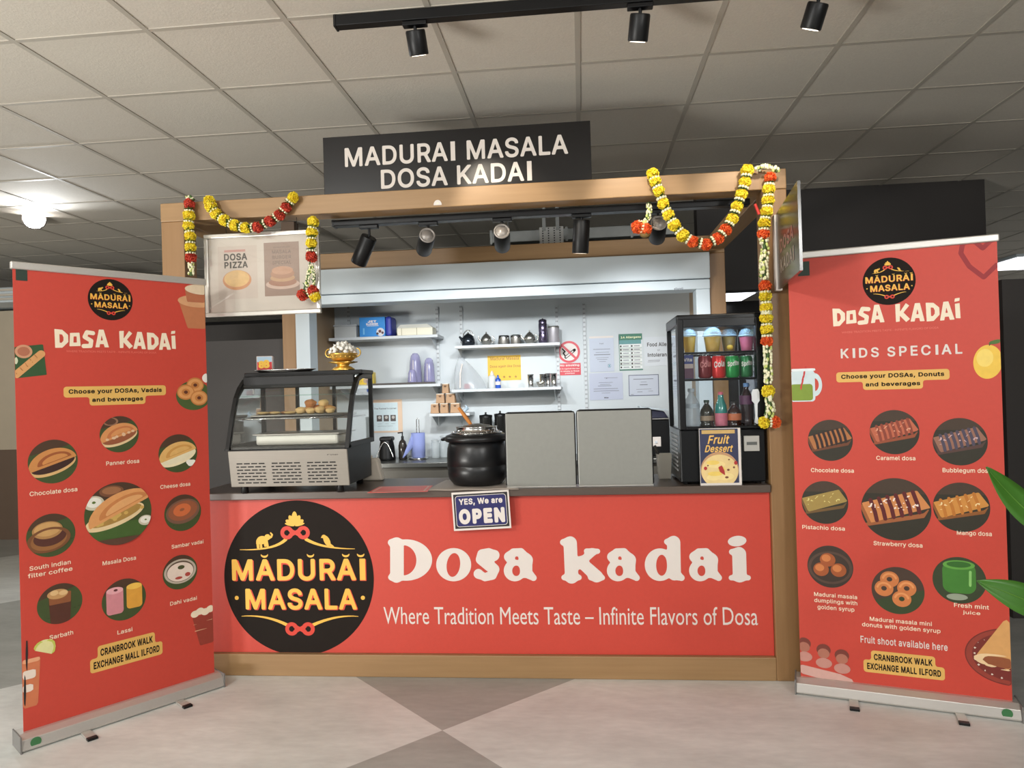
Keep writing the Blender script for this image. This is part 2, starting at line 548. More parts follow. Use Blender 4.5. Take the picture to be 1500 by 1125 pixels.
# dark mall behind and to the sides
g = G(); g.box(-3.6, -2.2, 1.60, 1.68, 0, 1.86, GREYW); struct(g.build('wall_left'), 'grey hoarding left of the servery', 'wall')
g = G(); g.box(-5.3, -2.2, 3.2, 3.3, 0, 2.15, DARKW); struct(g.build('wall_left_far'))
g = G(); g.box(-2.62, -2.50, 2.6, 2.7, 0, 2.98, BROWN2); struct(g.build('wall_left_pillar'))
g = G(); g.box(2.49, 5.0, 0.95, 1.05, 0, 2.0, GREYW); struct(g.build('wall_right'), 'dark grey hoarding right of the stall', 'wall')
g = G(); g.box(0.98, 3.215, 2.45, 2.6, 2.19, H, DARKW); struct(g.build('wall_bulkhead'))
g = G(); g.box(5.0, 5.1, -8.8, 1.05, 0, H, DARKW); struct(g.build('wall_right_light_block'))  # unseen, added to keep light off the right-hand ceiling
g = G(); g.box(-11.5, 9.5, 10.5, 10.6, 0, H, DARKG); struct(g.build('wall_far'))
# pale shopfront at the far left
g = G(); g.box(-9, -5.72, 3.5, 3.9, 0.95, 2.42, BEIGE); g.box(-9, -5.72, 3.5, 3.9, 0, 0.95, BROWN2)
struct(g.build('wall_shopfront_left'), 'beige and brown shopfront end at the far left', 'wall')
t = thing('bulkhead', 'white ribbed shop fascia box above the left banner', 'fascia', (-6.2, 3.3, 2.45))
g = G(); g.box(-9, -5.05, 3.1, 3.9, 2.45, 2.60, WHITE); g.build('fascia_box', t, 0.01)
g = G(); [g.box(-9, -5.03, 3.07, 3.1, z, z + 0.02, mat('fascia_rib', (200, 192, 180), 0.5)) for z in (2.47, 2.51, 2.56)]; g.build('rib', t)

# =================================================================== STALL FRAME
XL, XR, ZT = -2.162, 1.005, 2.457
t = thing('food_stall', 'pale wooden box frame of the food stall', 'frame', (-0.58, 0, 0))
def beam(name, x0, x1, y0, y1, z0, z1, m): 
    g = G(); g.box(x0, x1, y0, y1, z0, z1, m); return g.build(name, t, 0.004)
beam('post', XL, XL + 0.125, 0.0, 0.12, 0, 2.36, WOODZ)
beam('post', XR - 0.115, XR, 0.0, 0.12, 0, 2.36, WOODZ)
beam('post', XL, XL + 0.11, 1.50, 1.60, 0, 2.335, WOODZ)
beam('post', XR - 0.11, XR, 1.50, 1.60, 0, 2.335, WOODZ)
beam('header_beam', XL, XR, -0.004, 0.12, 2.36, ZT, WOODX)
beam('header_beam', XL, XR, 1.50, 1.60, 2.335, ZT, WOODX)
beam('side_beam', XL, XL + 0.1, 0.12, 1.5, 2.36, ZT, WOODY)
beam('side_beam', XR - 0.1, XR, 0.12, 1.5, 2.36, ZT, WOODY)
beam('plinth', XL + 0.125, XR - 0.115, 0.0, 0.10, 0, 0.112, WOODX)

# half round white sticker on the beam
q = P(641, 297, -0.005)
g = G(face_y(-0.0055)); g.shape(s_int(s_ell(q.x, q.z - 0.012, 0.021, 0.026), lambda X, Y: (q.z - 0.012) - Y), (q.x - 0.03, q.x + 0.03, q.z - 0.02, q.z + 0.02), 24, 0, PWHITE)
g.shape(s_ell(q.x, q.z - 0.003, 0.005, 0.005), (q.x - 0.03, q.x + 0.03, q.z - 0.02, q.z + 0.02), 24, 0.0003, CREAM)
tag(g.build('sticker'), 'small white half round sticker on the wooden header beam', 'sticker')

# roller shutter of the servery opening
t = thing('roller_shutter', 'white roller shutter box and guides framing the servery', 'shutter', (-0.6, 1.5, 2.1))
g = G(); g.box(-2.05, 0.893, 1.44, 1.70, 2.155, 2.333, WHITE); g.build('shutter_box', t, 0.006)
g = G(); g.box(-2.05, 0.893, 1.46, 1.66, 2.085, 2.150, WHITE); g.build('bottom_rail', t, 0.004)
for x0, x1 in ((-2.05, -1.945), (0.80, 0.893)):
    g = G(); g.box(x0, x1, 1.47, 1.62, 0.0, 2.085, WHITE); g.build('side_guide', t, 0.004)
g = G(face_y(1.4585)); q = P(994, 423, 1.46); g.text('alluroll', q.x, q.z, 0, GREYT, w=0.062, h=0.018, bold=0.02); g.build('maker_mark', t)

# =================================================================== COUNTER
ZC = 0.942
CTOP = mat('counter_laminate', (86, 74, 66), 0.35, var=0.12, scale=20, stretch=(1, 6, 6))
t = thing('counter', 'dark brown laminate counter of the stall', 'counter', (-0.58, 0.2, 0))
g = G(); g.box(XL + 0.128, XR - 0.118, -0.012, 0.50, 0.905, ZC, CTOP); g.build('worktop', t, 0.004)
g = G(); g.box(XL + 0.128, XR - 0.118, 0.035, 0.46, 0.0, 0.905, mat('counter_carcass', (60, 52, 48), 0.6)); g.build('carcass', t)

# red front graphic
t = thing('counter_graphic', 'red printed graphic panel covering the counter front', 'sign', (-0.58, 0.03, 0.112))
YP = 0.026
g = G(); g.box(XL + 0.127, XR - 0.117, YP, 0.034, 0.113, 0.904, RED); g.build('panel', t)
def cr(X, Y):       # crop of the photograph used to read the lettering off, as a place on the panel
    p = P(540 + X * 640 / 1500, 700 + Y * 640 / 1500, YP)
    return p.x, p.z
def map_iso(g, fn, box, n, T, z, m):
    V, F = iso(fn, *box, n)
    g.add([(*T(x, y), z) for x, y in V], [f[::-1] for f in F], m)
def let_a(dx):
    bowl = s_sub(s_ell(502 + dx, 318, 38, 37), s_ell(507 + dx, 319, 14, 18))
    return s_un(bowl, s_line([(541 + dx, 282), (543 + dx, 325), (566 + dx, 343)], [21, 19, 11]), s_line([(482 + dx, 270), (497 + dx, 255), (522 + dx, 256), (541 + dx, 282)], [15, 13, 15, 20]), s_ell(484 + dx, 272, 17, 16), k=9)
letters = [
    (s_un(s_line([(96, 226), (96, 338)], 22), s_seg(78, 222, 98, 222, 12), s_seg(78, 341, 98, 341, 11),
          s_sub(s_int(s_ell(128, 282, 90, 71), lambda X, Y: 96 - X), s_int(s_ell(118, 283, 46, 52), lambda X, Y: 120 - X)), k=6), (55, 225, 200, 362)),
    (s_sub(s_ell(292, 298, 60, 57), s_ell(291, 299, 23, 41, 0.12)), (225, 360, 232, 362)),
    (s_un(s_line([(434, 262), (412, 256), (390, 262), (386, 280), (410, 297), (430, 314), (424, 334), (400, 341), (376, 330)], [13, 15, 17, 18, 20, 19, 16, 14, 13]), s_ell(432, 268, 16, 17), s_ell(377, 329, 15, 16), k=8), (350, 465, 232, 362)),
    (let_a(0), (455, 592, 232, 364)),
    (s_un(s_line([(692, 224), (697, 340)], 23), s_seg(668, 221, 694, 216, 11), s_seg(671, 342, 722, 342, 9.5), s_line([(715, 300), (768, 256)], [15, 13]), s_seg(748, 251, 786, 252, 9), s_line([(728, 288), (783, 338)], [19, 21]), s_seg(762, 343, 803, 343, 8.5), k=7), (645, 820, 196, 362)),
    (let_a(354), (805, 950, 232, 364)),
    (s_un(s_sub(s_ell(1000, 298, 52, 56), s_ell(1006, 300, 19, 36)), s_line([(1047, 222), (1050, 330), (1074, 343)], [23, 22, 11]), s_seg(1024, 219, 1048, 213, 10), k=6), (940, 1100, 196, 364)),
    (let_a(636), (1090, 1232, 232, 364)),
    (s_un(s_ell(1265, 217, 32, 18, -0.1), s_un(s_line([(1272, 262), (1274, 335)], 24), s_seg(1247, 254, 1272, 250, 10), s_seg(1245, 343, 1303, 343, 9), k=7)), (1225, 1320, 192, 362)),
]
g = G(face_y(YP))
for fn, bx in letters: map_iso(g, fn, bx, 46, cr, 0.0006, PWHITE)
g.build('heading_lettering', t)
g = G(face_y(YP)); a = P(562, 902, YP); b = P(1110, 902, YP)
g.text('Where Tradition Meets Taste \u2013 Infinite Flavors of Dosa', (a.x + b.x) / 2, (a.z + b.z) / 2, 0.0006, PWHITE, w=b.x - a.x, h=0.088, bold=-0.004, font=False); g.build('slogan_lettering', t)

# the round emblem, in units of its radius
def L(X, Y): return (X - 549) / 513.0, -(Y - 545) / 522.0
def emblem(g, r, cx, cy, z, ground=True, n=64, lod=1.0, parts=('a', 'b', 'c')):
    def sh(fn, box, k, dz, m):
        V, F = iso(fn, *box, max(10, int(k * lod)))
        g.add([(cx + r * L(x, y)[0], cy + r * L(x, y)[1], z + dz) for x, y in V], [f[::-1] for f in F], m)
    e = 0.0004
    if 'a' in parts: g.disc(cx, cy, r, z, DARKC, n)
    if 'b' in parts:
        arc = lambda x0, y0, x1, y1, x2, y2, r0, r1: s_line([((1 - q) ** 2 * x0 + 2 * q * (1 - q) * x1 + q * q * x2, (1 - q) ** 2 * y0 + 2 * q * (1 - q) * y1 + q * q * y2) for q in [i / 9 for i in range(10)]], [r0 + (r1 - r0) * i / 9 for i in range(10)])
        sh(arc(150, 352, 390, 360, 470, 285, 2, 11), (140, 490, 270, 370), 90, e, YEL)
        sh(arc(940, 352, 720, 350, 610, 285, 2, 11), (590, 955, 270, 370), 90, e, YEL)
        sh(arc(150, 803, 320, 790, 465, 862, 2, 11), (140, 490, 780, 880), 90, e, YEL)
        sh(arc(950, 803, 800, 790, 640, 862, 2, 11), (620, 965, 780, 880), 90, e, YEL)
        for yy in (240, 888):
            xo = 536 if yy == 240 else 552
            sh(s_un(s_ring(xo - 56, yy, 32, 32, 13), s_ring(xo + 56, yy, 32, 32, 13), s_line([(xo - 35, yy - 18), (xo + 35, yy + 18)], 12), s_line([(xo - 35, yy + 18), (xo + 35, yy - 18)], 12)), (xo - 115, xo + 115, yy - 60, yy + 60), 60, e * 2, REDK)
        pet = lambda x, y, l, w, a: s_ell(x + l * math.sin(a) * .5, y - l * math.cos(a) * .5, w, l * .5, a)
        sh(s_un(pet(535, 188, 92, 19, 0), pet(535, 190, 76, 17, -.5), pet(535, 190, 76, 17, .5), pet(530, 190, 66, 15, -1.0), pet(540, 190, 66, 15, 1.0), s_ell(500, 185, 34, 8, .25), s_ell(570, 185, 34, 8, -.25)), (455, 615, 85, 205), 50, e * 3, YEL)
        sh(s_un(s_ell(305, 288, 36, 28, -.25), s_ell(345, 268, 20, 20), s_line([(275, 295), (279, 338)], 9), s_line([(297, 305), (300, 338)], 8), s_line([(326, 300), (328, 325)], 8), s_line([(338, 290), (344, 328)], 8), s_line([(355, 272), (370, 268), (378, 252), (368, 240)], [9, 7, 6, 5]), s_line([(272, 285), (268, 310)], 3)), (258, 392, 228, 350), 56, e * 3, YEL)
        sh(s_un(s_ell(752, 296, 20, 38, -.45), s_ell(732, 268, 15, 13), s_line([(722, 268), (714, 276)], [6, 2]), s_line([(765, 318), (795, 335)], [10, 4]), s_line([(756, 322), (758, 338)], 3)), (705, 805, 248, 348), 46, e * 3, YEL)
        for x in (120, 985):
            sh(s_ell(x, 679, 14, 14), (x - 18, x + 18, 660, 698), 16, e, YEL)
        for x in (320, 637, 877, 978):
            sh(s_sub(s_ell(x, 388, 25, 20), s_ell(x, 374, 26, 20)), (x - 30, x + 30, 366, 412), 26, e, YEL)
    if 'c' in parts:
        for dz, dx, m, bd in ((e, 0.012, REDK, 0.036), (e * 2.2, 0, YEL, 0.022)):
            ux = lambda X: cx + r * L(X, 0)[0] + r * dx
            uy = lambda Y: cy + r * L(0, Y)[1] - r * dx * 0.8
            g.text('MADURAI', ux(549), uy(490), z + dz, m, w=r * 915 / 513, h=r * 146 / 522, bold=bd, space=1.02)
            g.text('MASALA', ux(562), uy(687), z + dz, m, w=r * 762 / 513, h=r * 144 / 522, bold=bd, space=1.02)
c0 = P(437, 846.5, YP)
rE = (P(547, 846, YP).x - P(328, 846, YP).x) / 2
g = G(face_y(YP)); 
fn = s_int(s_ell(c0.x, c0.z, rE, rE), lambda X, Y: 0.1135 - Y)
g.shape(fn, (c0.x - rE - .01, c0.x + rE + .01, c0.z - rE - .01, c0.z + rE + .01), 90, 0.0006, DARKC)
em = g.build('round_emblem', t)
g = G(face_y(YP)); emblem(g, rE, c0.x, c0.z, 0.001, parts=('b',)); g.build('emblem_ornament', em)
g = G(face_y(YP)); emblem(g, rE, c0.x, c0.z, 0.001, parts=('c',)); g.build('emblem_lettering', em)

# open sign hung over the counter edge
a, b, c, d = (661, 722), (745, 717), (749, 774), (666, 778)
p0 = P(665, 778, -0.02); pr = P(749, 773.5, -0.02); pt = P(661, 722, -0.02)
ang = math.atan2(pr.z - p0.z, pr.x - p0.x)
w_, h_ = (pr - p0).length, (pt - p0).length
T = Matrix.Translation((p0.x, -0.016, p0.z)) @ Matrix(((math.cos(ang), -math.sin(ang), 0, 0), (0, 0, -1, 0), (math.sin(ang), math.cos(ang), 0, 0), (0, 0, 0, 1)))
t = thing('open_sign', 'navy and white YES, We are OPEN card hung on the counter edge', 'sign', tuple(p0 + Vector((w_ / 2, 0, 0))))
NAVY = mat('print_navy', (34, 34, 96), 0.45, var=0.08)
g = G(T); g.box(0, w_, 0, h_, 0, 0.003, PWHITE); g.build('card', t)
g = G(T); m_ = 0.010
g.rect(m_ * .8, w_ - m_ * .8, m_, h_ - m_, 0.0034, mat('print_black', (28, 24, 28), 0.5))
g.shape(s_rrect(w_ / 2, h_ / 2, w_ / 2 - .016, h_ / 2 - .018, .014), (0, w_, 0, h_), 60, 0.0037, PWHITE)
g.shape(s_rrect(w_ / 2, h_ / 2, w_ / 2 - .0185, h_ / 2 - .0205, .012), (0, w_, 0, h_), 60, 0.0040, NAVY); g.build('printed_field', t)
g = G(T)
g.text('YES, We are', w_ * .5, h_ * .735, 0.0043, PWHITE, w=w_ * .76, h=h_ * .19, bold=.035)
g.text('OPEN', w_ * .505, h_ * .36, 0.0043, PWHITE, w=w_ * .80, h=h_ * .40, bold=.06, space=1.06); g.build('lettering', t)

# name board on top of the beam
t = thing('name_board', 'black board reading MADURAI MASALA DOSA KADAI on top of beam', 'sign', (-0.6, 0.03, ZT))
bx0, bx1, bz1 = -1.283, 0.080, 2.752
g = G(); g.box(bx0, bx1, 0.01, 0.05, ZT + 0.001, bz1, mat('sign_black', (24, 22, 21), 0.30, var=0.06, spec=0.35)); g.build('board', t, 0.002)
g = G(face_y(0.0095)); SIGNW = mat('sign_letters', (206, 197, 188), 0.5, var=0.02)
def fit_text(g, s, x0, y0, x1, y1, hpx, Y, m, **k):     # lettering between two baseline-middle points of the photograph
    a = P(x0, y0, Y); b = P(x1, y1, Y)
    c = P((x0 + x1) / 2, (y0 + y1) / 2 - hpx / 2, Y); d = P((x0 + x1) / 2, (y0 + y1) / 2 + hpx / 2, Y)
    g.text(s, (a.x + b.x) / 2, (a.z + b.z) / 2, 0, m, w=b.x - a.x, h=c.z - d.z, **k)
fit_text(g, 'MADURAI MASALA', 505, 230, 832, 212, 29, 0.01, SIGNW, bold=.018)
fit_text(g, 'DOSA KADAI', 558, 262, 779, 251, 29, 0.01, SIGNW, bold=.018)
g.build('lettering', t)

# projecting sign on the right post
YN = -0.62
t = thing('projecting_sign', 'small dark DOSA KADAI sign projecting from the right post', 'sign', (0.93, -0.3, 1.87))
SB = mat('side_sign', (66, 62, 56), 0.22, var=0.1)
xa, xb = 0.945, P(1170, 340, YN).x
za0, za1 = 1.872, 2.228
def sl(y, z, dx=0.0): 
    q = y / YN
    return (xa + (xb - xa) * q + dx, y, z)
g = G(); V = [sl(-0.03, za0), sl(YN, za0), sl(YN, za1), sl(-0.03, za1), sl(-0.03, za0, .012), sl(YN, za0, .012), sl(YN, za1, .012), sl(-0.03, za1, .012)]
g.add(V, [(0, 1, 2, 3), (7, 6, 5, 4), (0, 4, 5, 1), (1, 5, 6, 2), (2, 6, 7, 3), (3, 7, 4, 0)], SB); g.build('board', t)
g = G(); g.box(xa - 0.012, xa + 0.016, -0.045, -0.001, za0 - 0.005, za1, PWHITE); g.build('wall_bracket', t, 0.002)
ud = Vector(sl(YN, 0)) - Vector(sl(0, 0)); ud.normalize()
nn = Vector((-1, 0, 0)); T = Matrix(((ud.x, 0, -abs(ud.y), xa), (ud.y, 0, 0, 0), (0, 1, 0, 0), (0, 0, 0, 1)))
g = G(T); MUTE = mat('side_sign_letters', (150, 132, 118), 0.4)
g.text('DOSA', 0.33, 2.055, 0.001, mat('side_sign_letters_red', (158, 104, 92), 0.4), w=0.36, h=0.062, bold=.03); g.text('KADAI', 0.33, 1.965, 0.001, MUTE, w=0.36, h=0.062, bold=.03); g.build('lettering', t)

# =================================================================== TRACK LIGHTS
LED = mat('lamp_face', (255, 240, 220), 0.4, emit=6.0)
CAP = mat('lamp_cap', (150, 144, 138), 0.35, metal=0.3)
def fixture(label, rail_pt, p_top, p_end, r, group, power, col, ang=55, target=None, ring=False):
    top, end = Vector(p_top), Vector(p_end)
    ax = (end - top).normalized()
    t = thing('track_spotlight', label, 'spotlight', tuple(rail_pt), group)
    rp = Vector(rail_pt)
    g = G(); g.box(rp.x - 0.05, rp.x + 0.05, rp.y - 0.017, rp.y + 0.017, rp.z - 0.018, rp.z - 0.0005, BLACKM); g.build('track_adapter', t, 0.003)
    j = top + ax * ((end - top).length * 0.22)
    off = Vector((0, -1, 0)) - ax * (-ax.y); off = off.normalized() * 0 
    g = G(); g.tube([rp - Vector((0, 0, 0.015)), Vector((rp.x, rp.y, top.z + 0.01)), top + ax * 0.012], 0.007, BLACKM, 8); g.build('arm', t)
    g = G(); L_ = (end - top).length
    g.tube([top, top + ax * 0.006, top + ax * (L_ - 0.004), end], [r * 0.93, r, r, r * 0.95], BLACK, 28); h = g.build('housing', t)
    q = ax.to_track_quat('Z', 'Y').to_matrix().to_4x4()
    g = G(Matrix.Translation(end) @ q); g.disc(0, 0, r * 0.78, 0.0015, LED, 24); g.build('lens', t)
    if ring:
        g = G(Matrix.Translation(top) @ q)
        g.lathe([(r * 0.97, 0.0), (r * 0.97, -0.006), (r * 0.80, -0.0065), (r * 0.78, -0.003), (r * 0.70, -0.003), (r * 0.66, -0.0075), (0.001, -0.008)], CAP, 24)
        for k in range(6):
            a = k * PI / 3
            g.box(-0.002 + r * .74 * math.cos(a), 0.002 + r * .74 * math.cos(a), -0.002 + r * .74 * math.sin(a), 0.002 + r * .74 * math.sin(a), -0.007, -0.002, CAP)
        g.build('heat_sink_cap', t, 0)
    if power:
        spot('spot_beam', tuple(end + ax * 0.02), tuple(target if target is not None else end + ax), power, ang, 0.7, col, 0.03)
    return t

t = thing('ceiling_track', 'long black lighting track fixed to the beige ceiling', 'track', (0.4, -0.7, 2.93))
g = G(); g.box(-0.955, 2.1, -0.722, -0.678, 2.935, 2.979, BLACKM); g.build('rail', t, 0.003)
g = G(); g.box(-0.962, -0.953, -0.724, -0.676, 2.933, 2.980, BLACK); g.build('end_cap', t)
for lab, (xt, yt), (xb, yb), tg in (
        ('leftmost black cylinder spotlight on the ceiling track, above the name board', (608, 44), (614, 81), (-0.35, 0.0, 2.30)),
        ('middle black cylinder spotlight on the ceiling track', (938, 20), (934, 61), (0.30, 0.0, 2.3)),
        ('right black cylinder spotlight on ceiling track, cut by photo edge', (1199, 4), (1187, 43), (0.80, 0.0, 2.25))):
    a = P(xt, yt, -0.70); b = P(xb, yb, -0.66)
    fixture(lab, (a.x, -0.70, 2.935), a, b, 0.040, 'spotlights on the ceiling track', 30, WARM, 42, tg)

t = thing('stall_track', 'black lighting track under the front header beam', 'track', (-0.1, 0.16, 2.35))
g = G(); xa = P(490, 322, 0.16).x; g.box(xa, XR - 0.14, 0.13, 0.19, 2.325, 2.357, BLACKM); g.build('rail', t, 0.003)
g = G(); g.box(xa - 0.006, xa + 0.004, 0.128, 0.192, 2.323, 2.357, BLACK); g.build('end_cap', t)
R5 = 0.043
for lab, (xt, yt, Yt), (xb, yb, Yb), ring, tgt, pw in (
        ('leftmost stall spotlight, black cylinder tilted to the left', (541, 347, .16), (525, 386, .21), False, (-1.6, 2.2, 1.0), 42),
        ('second stall spotlight from left, showing a round pale back cap', (626, 345, .13), (621, 366, .30), True, (-1.05, 2.2, 0.95), 60),
        ('third stall spotlight from left, round pale back cap, under name board', (735, 339, .13), (736, 361, .30), True, (-0.40, 2.2, 0.95), 72),
        ('fourth stall spotlight, black cylinder hanging straight down', (852, 322, .16), (850, 371, .19), False, (0.1, 2.2, 1.3), 6),
        ('rightmost stall spotlight, partly behind the hanging garland', (965, 327, .13), (962, 349, .28), True, (0.45, 2.2, 0.95), 62)):
    a = P(xt, yt, Yt); b = P(xb, yb, Yb)
    fixture(lab, (a.x, 0.16, 2.326), a, b, R5, 'spotlights on the stall track', pw, COOL, 78, tgt, ring)

# dazzling luminaire at the far left
c = P(50, 320, 2.0)
t = thing('floodlight', 'dazzling white lamp hanging under the ceiling at far left', 'lamp', tuple(c))
d = (CAM - c).normalized(); d = (d + Vector((0.0, 0, -0.15))).normalized()
q = Matrix.Translation(c) @ d.to_track_quat('Z', 'Y').to_matrix().to_4x4()
g = G(q); g.lathe([(0.03, -0.14), (0.055, -0.12), (0.085, 0), (0.092, 0.0), (0.092, 0.012), (0.080, 0.012)], CAP, 24, caps=False); g.build('reflector', t)
g = G(q); g.disc(0, 0, 0.08, 0.008, mat('flood_face', (255, 250, 245), 0.4, emit=80.0), 28); g.build('lamp_face', t)
g = G(); g.tube([c - d * 0.10, c - d * 0.10 + Vector((0, 0, 0.12))], 0.012, BLACKM); g.build('bracket', t)
g = G(); 
# far ceiling luminaires in the dark part of the mall
for lab, px, py in (('white strip light far away, seen between fridge and right post', 1070, 437), ('white strip light far away, beyond the right banner', 1490, 388)):
    c = PZ(px, py, 2.93)
    t = thing('strip_light', lab, 'light', tuple(c), None)
    g = G(); g.box(c.x - 0.35, c.x + 0.35 + (1.5 if px > 1200 else 0), c.y - 0.6, c.y + 0.6, 2.95, 2.985, WHITE); g.build('housing', t)
    g = G(); g.box(c.x - 0.30, c.x + 0.30 + (1.5 if px > 1200 else 0), c.y - 0.55, c.y + 0.55, 2.938, 2.951, mat('strip_face', (250, 250, 255), 0.4, emit=3.5)); g.build('diffuser', t)

# metal duct and perforated tray seen above the rear beam
GALV = mat('galvanised', (132, 134, 132), 0.35, metal=0.8, var=0.15)
yd = 2.6
a = P(770, 348, yd); b = P(960, 335, yd)
t = thing('duct', 'grey metal duct running above the rear header beam', 'duct', (0.0, yd, a.z))
g = G(); g.box(-0.75, 0.86, yd, yd + 0.22, 2.70, 2.80, GALV); g.build('duct_body', t, 0.006)
for x in (-0.75, -0.1, 0.45, 0.84):
    g = G(); g.box(x, x + 0.02, yd - 0.008, yd, 2.69, 2.81, GALV); g.build('flange', t)
for x in (-0.6, 0.75):
    g = G(); g.cyl((x, yd + 0.11, 2.79), (x, yd + 0.11, H), 0.006, GALV, 8); g.build('hanger_rod', t)
yc = 2.3
a = P(790, 335, yc); b = P(826, 366, yc)
t = thing('cable_tray', 'perforated metal cable tray hanging beside the duct', 'tray', ((a.x + b.x) / 2, yc, b.z))
g = G(); g.box(a.x, b.x, yc, yc + 0.01, b.z - 0.2, a.z + 0.01, mat('tray_metal', (168, 168, 164), 0.4, metal=0.5)); g.build('tray_plate', t)
g = G(); wd = (b.x - a.x)
for i in range(4):
    for k in range(8):
        x = a.x + wd * (0.14 + 0.24 * i); z = a.z - 0.02 * k
        g.box(x - 0.005, x + 0.005, yc - 0.001, yc, z - 0.006, z + 0.004, BLACK)
g.build('slot_row', t)
for f in (0.2, 0.76):
    g = G(); x = a.x + wd * f; g.box(x - 0.014, x + 0.014, yc - 0.004, yc + 0.02, a.z - 0.02, H - 0.006, GALV); g.build('hanger', t)

# =================================================================== GARLANDS
def flower_mesh(name, c1, c2, seed):
    rnd = random.Random(seed)
    g = G(); m1 = mat(name + '_petal', c1, 0.7, var=0.12, scale=60); m2 = mat(name + '_heart', c2, 0.7, var=0.1)
    g.ball((0, 0, 0), 0.021, m2, n=10, k=6)
    N = 110
    for i in range(N):
        z = 1 - 2 * (i + .5) / N; ph = i * 2.399963; rr = math.sqrt(1 - z * z)
        n = Vector((rr * math.cos(ph), rr * math.sin(ph), z))
        a = n.orthogonal().normalized(); a = (Matrix.Rotation(rnd.uniform(0, 6.28), 3, n) @ a); b = n.cross(a)
        R = 0.031 * rnd.uniform(0.92, 1.08); w = 0.0075
        p0 = n * 0.018; p3 = n * R + a * 0.003
        g.add([p0, n * (R * .86) + b * w, p3, n * (R * .86) - b * w + a * 0.001, n * (R * .8) - a * .004], [(0, 1, 2, 3), (1, 4, 3)], m1 if i % 4 else m2)
    o = g.build(name); me = o.data; bpy.data.objects.remove(o); return me
FL = {'y': flower_mesh('marigold_yellow', (246, 222, 50), (228, 196, 30), 1), 'o': flower_mesh('marigold_orange', (238, 104, 40), (214, 74, 24), 2), 'r': flower_mesh('marigold_red', (206, 70, 46), (170, 44, 30), 3)}
JAS = mat('jasmine_bead', (236, 232, 196), 0.5, var=0.06); LEAF = mat('garland_leaf', (64, 92, 40), 0.6, var=0.25, scale=60)
PGRN = mat('garland_pale_green', (196, 208, 120), 0.6, var=0.15, scale=60)
def ring_mesh(dark):
    rnd = random.Random(5); g = G()
    for k in range(9):
        a = 2 * PI * k / 9
        g.ball((0.017 * math.cos(a), 0.017 * math.sin(a), 0.004), 0.0062 if not dark else 0.005, JAS, n=6, k=4)
    for k in range(14):
        a = 2 * PI * k / 14 + .1; c, s = math.cos(a), math.sin(a); zz = rnd.uniform(-.008, .002)
        g.add([(0, 0, 0), (0.016 * c - .006 * s, 0.016 * s + .006 * c, zz), (0.025 * c, 0.025 * s, zz - .004), (0.016 * c + .006 * s, 0.016 * s - .006 * c, zz)], [(0, 1, 2, 3)], LEAF)
    g.ball((0, 0, 0), 0.013, LEAF, (1, 1, .7), n=8, k=5)
    o = g.build('ring'); me = o.data; bpy.data.objects.remove(o); return me
RING, RINGD = ring_mesh(False), ring_mesh(True)
def bead_rope(name, pts, root, seed=1, r=0.0095, w=0.016, n=None):
    rnd = random.Random(seed); g = G()
    pts = [Vector(p) for p in pts]
    for a, b in zip(pts[:-1], pts[1:]):
        k = max(2, int((b - a).length / 0.010))
        for i in range(k):
            p = a.lerp(b, i / k)
            for q in range(6):
                an = rnd.uniform(0, 6.28)
                c = p + Vector((w * math.cos(an), w * .8 * math.sin(an) - .002, rnd.uniform(-.004, .004)))
                g.ball(c, r * rnd.uniform(.62, .88), JAS if rnd.random() < .76 else PGRN, (1, 1, 1.25), n=6, k=4)
            if i % 2 == 0:
                an = rnd.uniform(0, 6.28); c = p + Vector((w * 1.2 * math.cos(an), w * math.sin(an), 0))
                g.add([c, c + Vector((.006, 0, .008)), c + Vector((.012 * math.cos(an), .01 * math.sin(an), .014))], [(0, 1, 2)], LEAF)
    g.tube(pts, 0.008, LEAF, 6)
    return g.build(name, root)
def garland(label, pts, colors, Y, crop, group, dark=False, Yf=None, sc=1.0, string=True):
    """flowers at the places read off a crop of the photograph: crop=(x0,y0,scale)"""
    W = [P(crop[0] + x * crop[2], crop[1] + y * crop[2], (Yf(i) if Yf else Y)) for i, (x, y) in enumerate(pts)]
    t = thing('flower_garland', label, 'garland', tuple(W[0]), group)
    if string:
        g = G(); g.tube(W, 0.004, LEAF, 6); g.build('string', t)
    for i, w in enumerate(W):
        put('marigold', FL[colors[i]], t, w, (random.uniform(0, 6), random.uniform(0, 6), 0), sc * random.uniform(.95, 1.05))
        if i + 1 < len(W) and (W[i + 1] - w).length < 0.14:
            mid = (w + W[i + 1]) / 2; d = (W[i + 1] - w).normalized()
            put('bead_ring', RINGD if dark else RING, t, mid, d.to_track_quat('Z', 'Y').to_euler(), 1.15 * sc)
    return t
CR = (900, 220, 300 / 1298)
gr = 'marigold garlands on the stall frame'
garland('bright yellow and orange marigold swag looping under right end of beam', [(243, 150), (258, 196), (282, 258), (310, 340), (343, 410), (380, 475), (433, 540), (497, 580), (583, 597), (655, 560), (705, 505), (748, 435), (777, 358), (805, 280), (828, 205), (842, 128)],
        'yyyyyyyooooyyyyy', -0.045, CR, gr)
t = garland('short orange garland end hanging left of the rightmost stall spotlight', [(150, 488), (196, 502)], 'oo', 0.05, CR, gr, sc=1.1)
bead_rope('bead_cluster', [P(900 + x * CR[2], 220 + y * CR[2], 0.05) for x, y in ((165, 455), (190, 462), (215, 430), (222, 380), (215, 330))], t, 3, .008, .010)
g = G(); a = P(900 + 195 * CR[2], 220 + 535 * CR[2], 0.05); g.ball(a, .024, mat('dried_leaf', (120, 96, 50), .7), (1.1, .8, .7)); g.build('dried_leaf', t)
C2 = (920, 440, 260 / 975)
def to1(x, y): # second crop into the first crop's pixels
    return ((C2[0] + x * C2[2] - CR[0]) / CR[2], (C2[1] + y * C2[2] - CR[1]) / CR[2])
